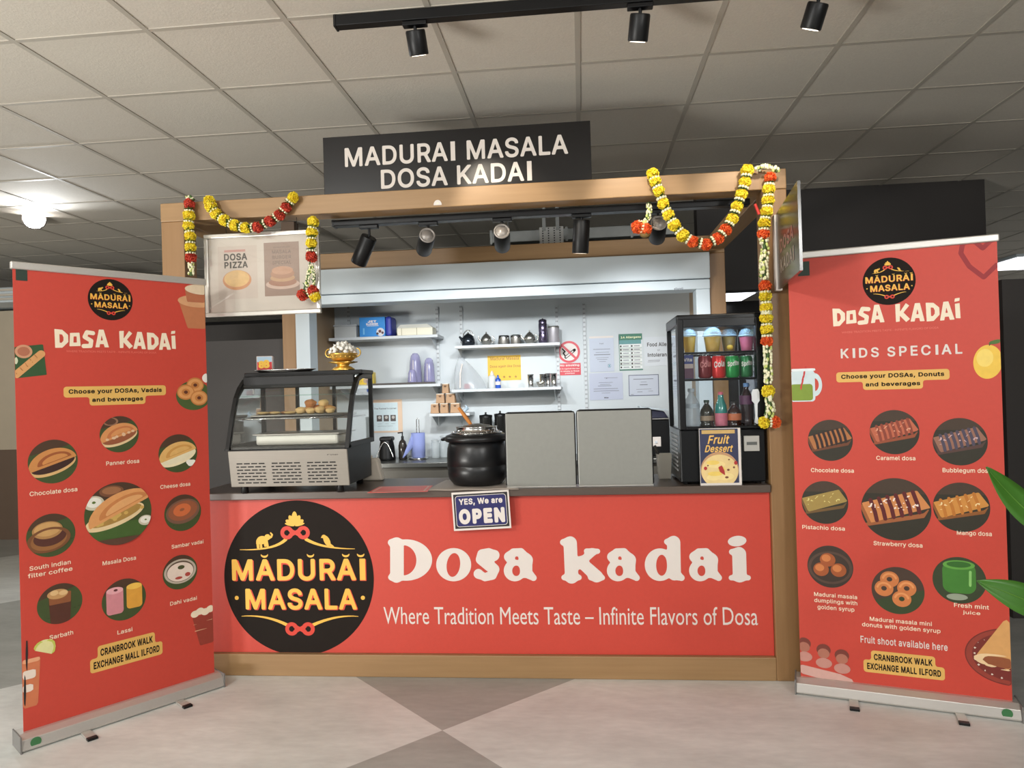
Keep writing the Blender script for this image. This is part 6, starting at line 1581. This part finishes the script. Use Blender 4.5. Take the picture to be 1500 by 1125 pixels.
# --- notices on the wall
def notice(name, label, cat, x0, y0, x1, y1, m, off=.003, rot=0.0, group=None):
    a = on_wall(x0, y0, off); b = on_wall(x1, y1, off)
    t = thing(name, label, cat, ((a.x + b.x) / 2, YW, (a.z + b.z) / 2), group)
    g = G(); g.box(a.x, b.x, YW - off, YW - .0005, b.z, a.z, m); g.build('sheet', t)
    return t, a.x, b.x, b.z, a.z, face_y(YW - off - .0005)
t, a, b, c, d, T = notice('yellow_poster', 'yellow Madurai Masala poster with stars above lower shelf', 'poster', 714, 521.5, 763.5, 556.5, mat('poster_yellow', (226, 180, 44), .5, var=.03))
OL = mat('poster_brown_ink', (150, 104, 30), .5)
g = G(T); w_, h_ = b - a, d - c
g.text('Madurai Masala', a + w_ * .52, d - h_ * .12, 0, OL, w=w_ * .86, h=h_ * .13, bold=.015); g.text('Dosa again like Dosa', a + w_ * .53, d - h_ * .44, 0, OL, w=w_ * .92, h=h_ * .13, bold=.01)
star = lambda x, y, r: [(x + r * (1 if k % 2 == 0 else .42) * math.sin(k * PI / 5), y + r * (1 if k % 2 == 0 else .42) * math.cos(k * PI / 5)) for k in range(10)]
for f in (.31, .49, .66, .84): g.poly(star(a + w_ * f, c + h_ * .14, h_ * .065), 0, OL)
g.build('poster_print', t)
# no smoking
q = on_wall(833.5, 515.5, .003); r_ = 16 / FPX * (YW + 3.55); RD = mat('safety_red', (206, 62, 74), .45)
t = thing('no_smoking_sign', 'round red ringed no smoking sign above red notice', 'sign', (q.x, YW, q.z))
g = G(face_y(YW - .0005)); V = [(q.x + r_ * math.cos(2 * PI * k / 40), q.z + r_ * math.sin(2 * PI * k / 40)) for k in range(40)]; g.prism(V, 0, .002, PWHITE); g.build('disc', t)
g = G(face_y(YW - .003)); bx = (q.x - r_ * 1.05, q.x + r_ * 1.05, q.z - r_ * 1.05, q.z + r_ * 1.05)
ink = s_un(s_sub(s_seg(q.x - r_ * .3, q.z - r_ * .48, q.x + r_ * .5, q.z + r_ * .16, r_ * .13), s_seg(q.x - r_ * .26, q.z - r_ * .45, q.x + r_ * .34, q.z + r_ * .03, r_ * .07)), s_line([(q.x - r_ * .36, q.z - r_ * .36), (q.x - r_ * .52, q.z - r_ * .1), (q.x - r_ * .36, q.z + r_ * .05), (q.x - r_ * .6, q.z + r_ * .3)], r_ * .06))
g.shape(ink, bx, 60, 0, DARKC); g.shape(s_un(s_sub(s_ell(q.x, q.z, r_, r_), s_ell(q.x, q.z, r_ * .80, r_ * .80)), s_int(s_seg(q.x - r_ * .6, q.z + r_ * .6, q.x + r_ * .6, q.z - r_ * .6, r_ * .1), s_ell(q.x, q.z, r_ * .9, r_ * .9))), bx, 64, .0004, RD); g.build('symbol', t)
t, a, b, c, d, T = notice('smoking_notice', 'red rectangular No smoking notice under the round sign', 'sign', 818.5, 532.5, 851, 549, RD)
g = G(T); w_, h_ = b - a, d - c
g.text('No smoking', (a + b) / 2, d - h_ * .19, 0, PWHITE, w=w_ * .88, h=h_ * .22, bold=.03)
for k, s in enumerate(('It is against the law', 'to smoke in these', 'premises')): g.text(s, (a + b) / 2, d - h_ * (.47 + .19 * k), 0, PWHITE, w=w_ * (.9, .86, .44)[k], h=h_ * .13, bold=.02, cell=.03)
g.build('notice_print', t)
def lines(g, a, b, c, d, rows, m):
    for (f, l, r, hh) in rows: g.rect(a + (b - a) * l, a + (b - a) * r, d - (d - c) * f - hh, d - (d - c) * f, 0, m)
t, a, b, c, d, T = notice('licence_sheet', 'pale laminated certificate with round blue seal, upper left', 'document', 863, 493, 900, 544, mat('sheet_blueish', (184, 191, 206), .4, var=.02), group='notices on the servery wall')
g = G(T); lines(g, a, b, c, d, ((.36, .15, .85, .004), (.45, .25, .8, .003), (.51, .18, .85, .006), (.60, .25, .78, .003), (.65, .3, .72, .003), (.71, .38, .66, .003)), GREYT); g.rect(a, b, d - .016, d, 0, PWHITE)
g.text('Food', (a + b) / 2, d - (d - c) * .21, 0, GREYT, h=.010, bold=.03)
g.shape(s_ring(a + (b - a) * .80, c + (d - c) * .16, .013, .013, .0018), (a, b, c, c + .07), 40, 0, PM(50, 120, 140)); g.disc(a + (b - a) * .80, c + (d - c) * .16, .006, 0, PM(70, 140, 160), 14); g.build('print', t)
t, a, b, c, d, T = notice('insurance_sheet', 'pale lilac printed sheet below the certificate with seal', 'document', 863, 547, 913, 585, mat('sheet_lilac', (186, 191, 208), .4, var=.02), group='notices on the servery wall')
g = G(T); lines(g, a, b, c, d, ((.18, .45, .85, .003), (.35, .28, .7, .003), (.42, .32, .62, .003), (.47, .25, .66, .004), (.58, .12, .85, .004), (.66, .12, .88, .004), (.74, .36, .62, .003)), GREYT); g.text('Miller', a + (b - a) * .5, c + (d - c) * .08, 0, INK, h=.010, bold=.05); g.text('A', a + (b - a) * .52, d - (d - c) * .2, 0, INK, h=.012, shear=.3); g.build('print', t)
t, a, b, c, d, T = notice('allergen_chart', 'green headed 14 Allergens chart on the servery wall', 'poster', 906, 489.5, 942, 542, PAPER, group='notices on the servery wall')
g = G(T); w_, h_ = b - a, d - c; G1 = PM(60, 120, 96)
g.rect(a, b, d - h_ * .17, d, 0, G1); g.rect(a, b - w_ * .05, d - h_ * .28, d - h_ * .17, 0, PM(96, 150, 150)); g.text('14 Allergens', a + w_ * .52, d - h_ * .1, .0004, PM(236, 236, 190), w=w_ * .85, h=h_ * .07, bold=.03)
for k in range(7):
    z = d - h_ * (.29 + .096 * k)
    g.rect(a + w_ * .03, a + w_ * .49, z - h_ * .09, z, 0, PM(206, 210, 206) if k % 2 else PM(226, 230, 228)); g.rect(a + w_ * .51, a + w_ * .97, z - h_ * .09, z, 0, PM(212, 214, 212) if k % 2 else PM(228, 230, 228))
    for f in (.17, .64): g.rect(a + w_ * f, a + w_ * (f + .25), z - h_ * .055, z - h_ * .035, .0004, GREYT); g.disc(a + w_ * (f - .09), z - h_ * .045, w_ * .04, .0004, INK, 10)
    g.rect(a + w_ * .02, b - w_ * .02, z - h_ * .094, z - h_ * .088, .0006, G1)
g.rect(a, b, c, c + h_ * .03, 0, G1); g.rect(a, a + w_ * .02, c, d, 0, G1); g.build('chart_print', t)
t, a, b, c, d, T = notice('allergy_notice', 'white Food Allergy or Intolerance notice beside the fridge', 'poster', 943, 494, 990, 535, PAPER, group='notices on the servery wall')
g = G(T); w_, h_ = b - a, d - c
g.text('Food Allergy', a + w_ * .52, d - h_ * .28, 0, INK, w=w_ * .84, h=h_ * .17, bold=.02); g.text('or', a + w_ * .47, d - h_ * .46, 0, GREYT, h=h_ * .06); g.text('Intolerance', a + w_ * .5, d - h_ * .62, 0, INK, w=w_ * .78, h=h_ * .13, bold=.02)
lines(g, a, b, c, d, ((.80, .12, .5, .004), (.85, .1, .48, .003)), GREYT); g.build('print', t)
t, a, b, c, d, T = notice('framed_certificate', 'white certificate with thin dark border below the allergen chart', 'certificate', 920.5, 549.5, 965.5, 579, mat('cert_paper', (194, 199, 210), .4, var=.02), group='notices on the servery wall')
g = G(T); w_, h_ = b - a, d - c; NB = PM(80, 84, 110); e = .005
g.rect(a, b, c, c + e, 0, NB); g.rect(a, b, d - e, d, 0, NB); g.rect(a, a + e, c, d, 0, NB); g.rect(b - e, b, c, d, 0, NB)
lines(g, a, b, c, d, ((.19, .16, .82, .005), (.34, .4, .6, .003), (.46, .37, .63, .006), (.68, .25, .75, .003), (.80, .28, .45, .004), (.78, .65, .8, .003), (.92, .06, .16, .004)), GREYT); g.build('print', t)
t, a, b, c, d, T = notice('hygiene_poster', 'pale blue poster with three small photos and peach border', 'poster', 543, 586, 590, 633, mat('peach_border', (218, 190, 164), .5), group='notices on the servery wall')
g = G(T); w_, h_ = b - a, d - c
g.rect(a, b - w_ * .14, c + h_ * .05, d - h_ * .09, 0, PM(206, 222, 226)); g.text('The Farmer\u2019s corner', a + w_ * .46, d - h_ * .27, .0004, INK, w=w_ * .72, h=h_ * .05, bold=.01, cell=.04)
for f in (.18, .40, .62): g.rect(a + w_ * f, a + w_ * (f + .17), d - h_ * .66, d - h_ * .47, .0004, PM(84, 76, 74)); g.disc(a + w_ * (f + .09), d - h_ * .54, w_ * .05, .0008, PM(190, 186, 180), 12)
lines(g, a, b, c, d, ((.73, .2, .35, .002), (.73, .44, .55, .002), (.73, .64, .76, .002), (.80, .2, .7, .002)), GREYT); g.build('print', t)

# --- work table against the wall
ZB_ = .905
t = thing('work_table', 'stainless steel work table along the servery wall', 'table', (-1.0, 1.97, 0))
STB = mat('table_steel', (120, 120, 116), .3, metal=.75, var=.1, scale=20)
g = G(); g.box(-1.94, .70, 1.73, 2.22, ZB_ - .035, ZB_, STB); g.build('table_top', t, .004)
g = G(); g.box(-1.90, .66, 1.76, 2.20, .12, ZB_ - .036, mat('table_front', (104, 100, 92), .4, metal=.4, var=.05)); g.build('cabinet_body', t)
for x in (-1.86, -.6, .62):
    for y in (1.80, 2.16):
        g = G(); g.cyl((x, y, 0), (x, y, .12), .018, STB, 12); g.build('leg', t)
zb = ZB_ + .0008
def tz(px, Y): return P(px, 660, Y).x
# black kettle
x = tz(567, 1.98)
t = thing('electric_kettle', 'black electric kettle with curved chrome edge behind case', 'kettle', (x, 1.98, zb))
g = G(); g.lathe([(.062, 0), (.066, .004), (.066, .02), (.064, .03), (.060, .10), (.052, .145), (.050, .155)], BLACK, 28, (x, 1.98, zb)); g.build('kettle_body', t)
g = G(); g.box(x - .052, x + .052, 1.94, 2.03, zb + .150, zb + .185, BLACK); g.build('lid', t, .012)
g = G(); g.tube([(x - .066 + .132 * i / 12, 1.98 - .06, zb + .03 + .115 * math.sin(PI * i / 12)) for i in range(13)], .004, CHROME, 8); g.build('chrome_arc', t)
x = tz(590, 2.02); h_ = P(590, 632, 2.02).z - zb
t = thing('pump_bottle', 'dark pump bottle between black kettle and blue roll', 'bottle', (x, 2.02, zb))
g = G(); g.lathe([(.03, 0), (.034, .004), (.034, h_ * .5), (.026, h_ * .64), (.010, h_ * .72)], mat('bottle_smoke', (52, 46, 42), .15, var=.1, coat=.6), 22, (x, 2.02, zb)); g.build('bottle_body', t)
g = G(); g.lathe([(.011, h_ * .72), (.011, h_ * .82), (.005, h_ * .84), (.005, h_ * .97)], BLACK, 12, (x, 2.02, zb)); g.tube([(x + .006, 2.02, zb + h_ * .97), (x - .035, 2.01, zb + h_ * .95)], .005, BLACK, 8); g.build('pump', t)
# blue roll
x = tz(613, 2.03); w = 10.2 / FPX * 5.58; zr = zb + .014; hr = P(613, 634, 2.03).z - zr
t = thing('roll_holder', 'chrome paper roll stand with loop top', 'holder', (x, 2.03, zb))
g = G(); g.lathe([(.075, 0), (.078, .003), (.075, .012), (.001, .0125)], CHROME, 28, (x, 2.03, zb)); g.build('round_base', t)
g = G(); zt2 = P(608, 613, 2.03).z; g.tube([(x - .010, 2.03, zb + .012), (x - .010, 2.03, zt2 - .015), (x - .006, 2.03, zt2 - .003), (x, 2.03, zt2), (x + .006, 2.03, zt2 - .003), (x + .010, 2.03, zt2 - .015), (x + .010, 2.03, zb + .012)], .0035, CHROME, 8); g.build('loop_rod', t)
t = thing('paper_roll', 'lilac blue paper towel roll with loose sheet hanging', 'paper roll', (x, 2.03, zr))
BR = mat('blue_paper', (146, 158, 214), .75, var=.04, bump=.1)
g = G(); g.lathe([(.020, 0), (w, 0), (w, hr), (.020, hr), (.020, 0)], BR, 30, (x, 2.03, zr)); g.build('roll', t)
g = G(); g.sheet([[(x - w * .7 - i * .012, 2.03 - w * .75 - .004 * i, zr + hr * (.72 - .075 * i)), (x - w * .7 - i * .014 + .01, 2.03 - w * .75 - .004 * i, zr + hr * (.62 - .09 * i) * (i < 6) + .002)] for i in range(8)] if False else [[(x - w * .75 - .075 * q_, 2.03 - w * .72 - .02 * q_, zr + hr * .95 * (1 - q_) + .004), (x - w * .75 - .075 * q_ * .9 + .012 * (1 - q_), 2.03 - w * .72 - .02 * q_, zr + hr * .45 * (1 - q_) + .001)] for q_ in [k / 8 for k in range(9)]], BR); o = g.build('loose_sheet', t); m_ = o.modifiers.new('thick', 'SOLIDIFY'); m_.thickness = .001
for px, hw, yt, Y, lab in ((638, 6.5, 646, 2.10, 'lower clear glass jar left of the soup kettle'), (651, 6.5, 640, 2.12, 'taller clear glass jar close to the soup kettle')):
    x = tz(px, Y); w = hw / FPX * (Y + 3.55); h_ = P(px, yt, Y).z - zb
    t = thing('glass_jar', lab, 'jar', (x, Y, zb), 'glass jars on the work table')
    g = G(); g.lathe([(w * .9, 0), (w, .005), (w, h_ * .85), (w * .85, h_ * .93), (w * .85, h_)], film('jar_glass', (206, 214, 216), .45, .1), 24, (x, Y, zb)); g.build('jar_body', t)
    g = G(); g.lathe([(w * .9, h_), (w * .9, h_ + .008), (.001, h_ + .010)], film('jar_lid', (190, 196, 198), .8, .2), 22, (x, Y, zb)); g.build('jar_lid', t)
for px, hw, yt, Y, lab in ((713, 9.5, 608, 2.10, 'left dark lidded canister rising behind the soup kettle'), (734, 8.5, 606, 2.10, 'right dark lidded canister rising behind the soup kettle')):
    x = tz(px, Y); w = hw / FPX * (Y + 3.55); h_ = P(px, yt, Y).z - zb
    t = thing('spice_canister', lab, 'canister', (x, Y, zb), 'dark canisters behind the soup kettle')
    g = G(); g.lathe([(w * .95, 0), (w, .004), (w, h_ * .94)], mat('canister_dark', (70, 70, 68), .2, metal=.8, var=.2), 26, (x, Y, zb)); g.build('canister_body', t)
    g = G(); g.lathe([(w * 1.03, h_ * .94), (w * 1.03, h_), (w * .3, h_ + .004), (w * .12, h_ + .010), (w * .18, h_ + .020), (.001, h_ + .024)], BLACK, 24, (x, Y, zb)); g.build('lid', t)
# machine on the right of the table
t = thing('label_printer', 'dark machine with white lid behind the right screen', 'machine', (P(958, 610, 2.0).x, 2.0, zb))
a = P(938, 612, 1.95).x; b = P(979, 612, 1.95).x; z1 = P(958, 612.5, 1.95).z; z2 = P(945, 597, 1.95).z
g = G(); g.box(a, b, 1.90, 2.15, zb, z1, BLACK); g.build('cabinet', t, .005)
g = G(); g.add([(a, 1.93, z1 + .001), (b, 1.93, z1 + .001), (b, 2.15, z1 + .001), (a, 2.15, z1 + .001), (a, 1.95, z2), (b - .03, 1.95, z1 + .05), (b - .03, 2.14, z1 + .05), (a, 2.14, z2)], [(0, 3, 2, 1), (4, 5, 6, 7), (0, 1, 5, 4), (1, 2, 6, 5), (2, 3, 7, 6), (3, 0, 4, 7)], mat('machine_navy', (34, 36, 58), .2, coat=.5)); g.build('dome_cover', t, .006)
g = G(); g.add([(a - .004, 1.92, z2 - .004), (b, 1.92, z1 + .055), (b, 2.15, z1 + .055), (a - .004, 2.15, z2 - .004), (a - .004, 1.92, z2 + .010), (b, 1.92, z1 + .063), (b, 2.15, z1 + .063), (a - .004, 2.15, z2 + .010)], [(0, 3, 2, 1), (4, 5, 6, 7), (0, 1, 5, 4), (1, 2, 6, 5), (2, 3, 7, 6), (3, 0, 4, 7)], WHITE); g.build('white_lid', t, .003)
g = G(); g.box(a - .01, b + .01, 1.885, 2.16, z1 - .008, z1, STEEL); g.build('metal_ledge', t, .002)
# white jerry can behind display case
Y = .55
# wall socket
t = thing('wall_socket', 'white switched socket low on the servery side, by fridge', 'socket', (P(961, 647, 1.72).x, 1.72, P(961, 647, 1.72).z))
q = P(961, 647, 1.7285); g = G(); g.box(q.x - .035, q.x + .035, 1.722, 1.7295, q.z - .035, q.z + .035, PWHITE); g.build('plate', t, .003)
g = G(); g.box(q.x - .01, q.x + .01, 1.718, 1.722, q.z - .012, q.z + .006, PAPER); g.build('rocker', t, .002)

# =================================================================== LEAFY PLANT AT THE RIGHT EDGE
LG = mat('leaf_green', (58, 106, 30), .4, var=.25, scale=8); LG2 = mat('leaf_mid', (84, 130, 44), .4)
px_, py_ = 1.36, -1.55
t = thing('potted_plant', 'green broad leaved potted plant reaching in from right edge', 'plant', (px_, py_, 0))
g = G(); g.lathe([(.12, 0.0005), (.125, .01), (.16, .30), (.17, .30), (.17, .33), (.15, .33), (.145, .29), (.001, .285)], mat('pot_clay', (120, 104, 92), .6), 32, (px_, py_, 0)); g.build('pot', t)
g = G(); g.lathe([(.142, .29), (.06, .305), (.001, .31)], mat('potting_soil', (52, 38, 28), .9, var=.3, scale=60), 24, (px_, py_, 0)); g.build('soil', t)
stems = []
g = G(); g.tube([(px_, py_, .29), (px_ + .01, py_, .6), (px_ + .005, py_ - .01, .9), (px_ + .02, py_, 1.15), (px_ + .03, py_, 1.35)], [.016, .014, .012, .010, .006], mat('stem_green', (96, 110, 60), .5), 10); g.build('stem', t)
def leaf(root_, tip, width, sag, nrm, seed):
    a = Vector(root_); b = Vector(tip); d = b - a; L_ = d.length; side = d.cross(Vector(nrm)).normalized(); up = side.cross(d).normalized()
    g = G(); N = 16; grid = []
    for i in range(N + 1):
        s = i / N; c = a + d * s + up * (sag * math.sin(PI * s)); w = width * (math.sin(PI * min(1, s * .92 + .08)) ** .8) * (1 - .25 * s)
        if s > .98: w = 0.001
        grid.append([tuple(c + side * (w * k_) + up * (-.10 * width * (1 - abs(k_)))) for k_ in (-1, -.55, 0, .55, 1)])
    g.sheet(grid, LG)
    g.tube([Vector(r_[2]) + up * .001 for r_ in grid[:-1]], [.0028 * (1 - .8 * i / N) for i in range(N)], LG2, 5)
    g.tube([(px_ + .01, py_, a.z - .12), tuple(a)], .004, LG2, 6)
    o = g.build('leaf', t); m_ = o.modifiers.new('thick', 'SOLIDIFY'); m_.thickness = .0012
YL = -1.6
l1 = P(1446, 684, YL); l1b = P(1520, 775, YL)
leaf((l1b.x + .05, YL, l1b.z - .02), (l1.x, YL, l1.z), .047, -.012, (0.25, -1, 0.3), 1)
l2 = P(1432, 851, YL + .04); l2b = P(1515, 893, YL + .04)
leaf((l2b.x + .06, YL + .04, l2b.z - .012), (l2.x, YL + .04, l2.z), .046, .008, (0.1, -1, .3), 2)
leaf((px_ + .02, py_, .86), (px_ + .38, py_ - .12, 1.02), .055, .04, (0, 0, 1), 3)
leaf((px_ + .02, py_, .98), (px_ + .22, py_ + .30, 1.16), .055, .04, (0, 0, 1), 4)
leaf((px_ + .02, py_, 1.06), (px_ + .36, py_ + .12, 1.26), .055, .04, (0, 0, 1), 5)
leaf((px_ + .025, py_, 1.25), (px_ + .18, py_ - .05, 1.52), .05, .03, (1, -.5, 0), 6)
leaf((px_ + .02, py_, .72), (px_ + .30, py_ - .26, .80), .055, .04, (0, 0, 1), 7)
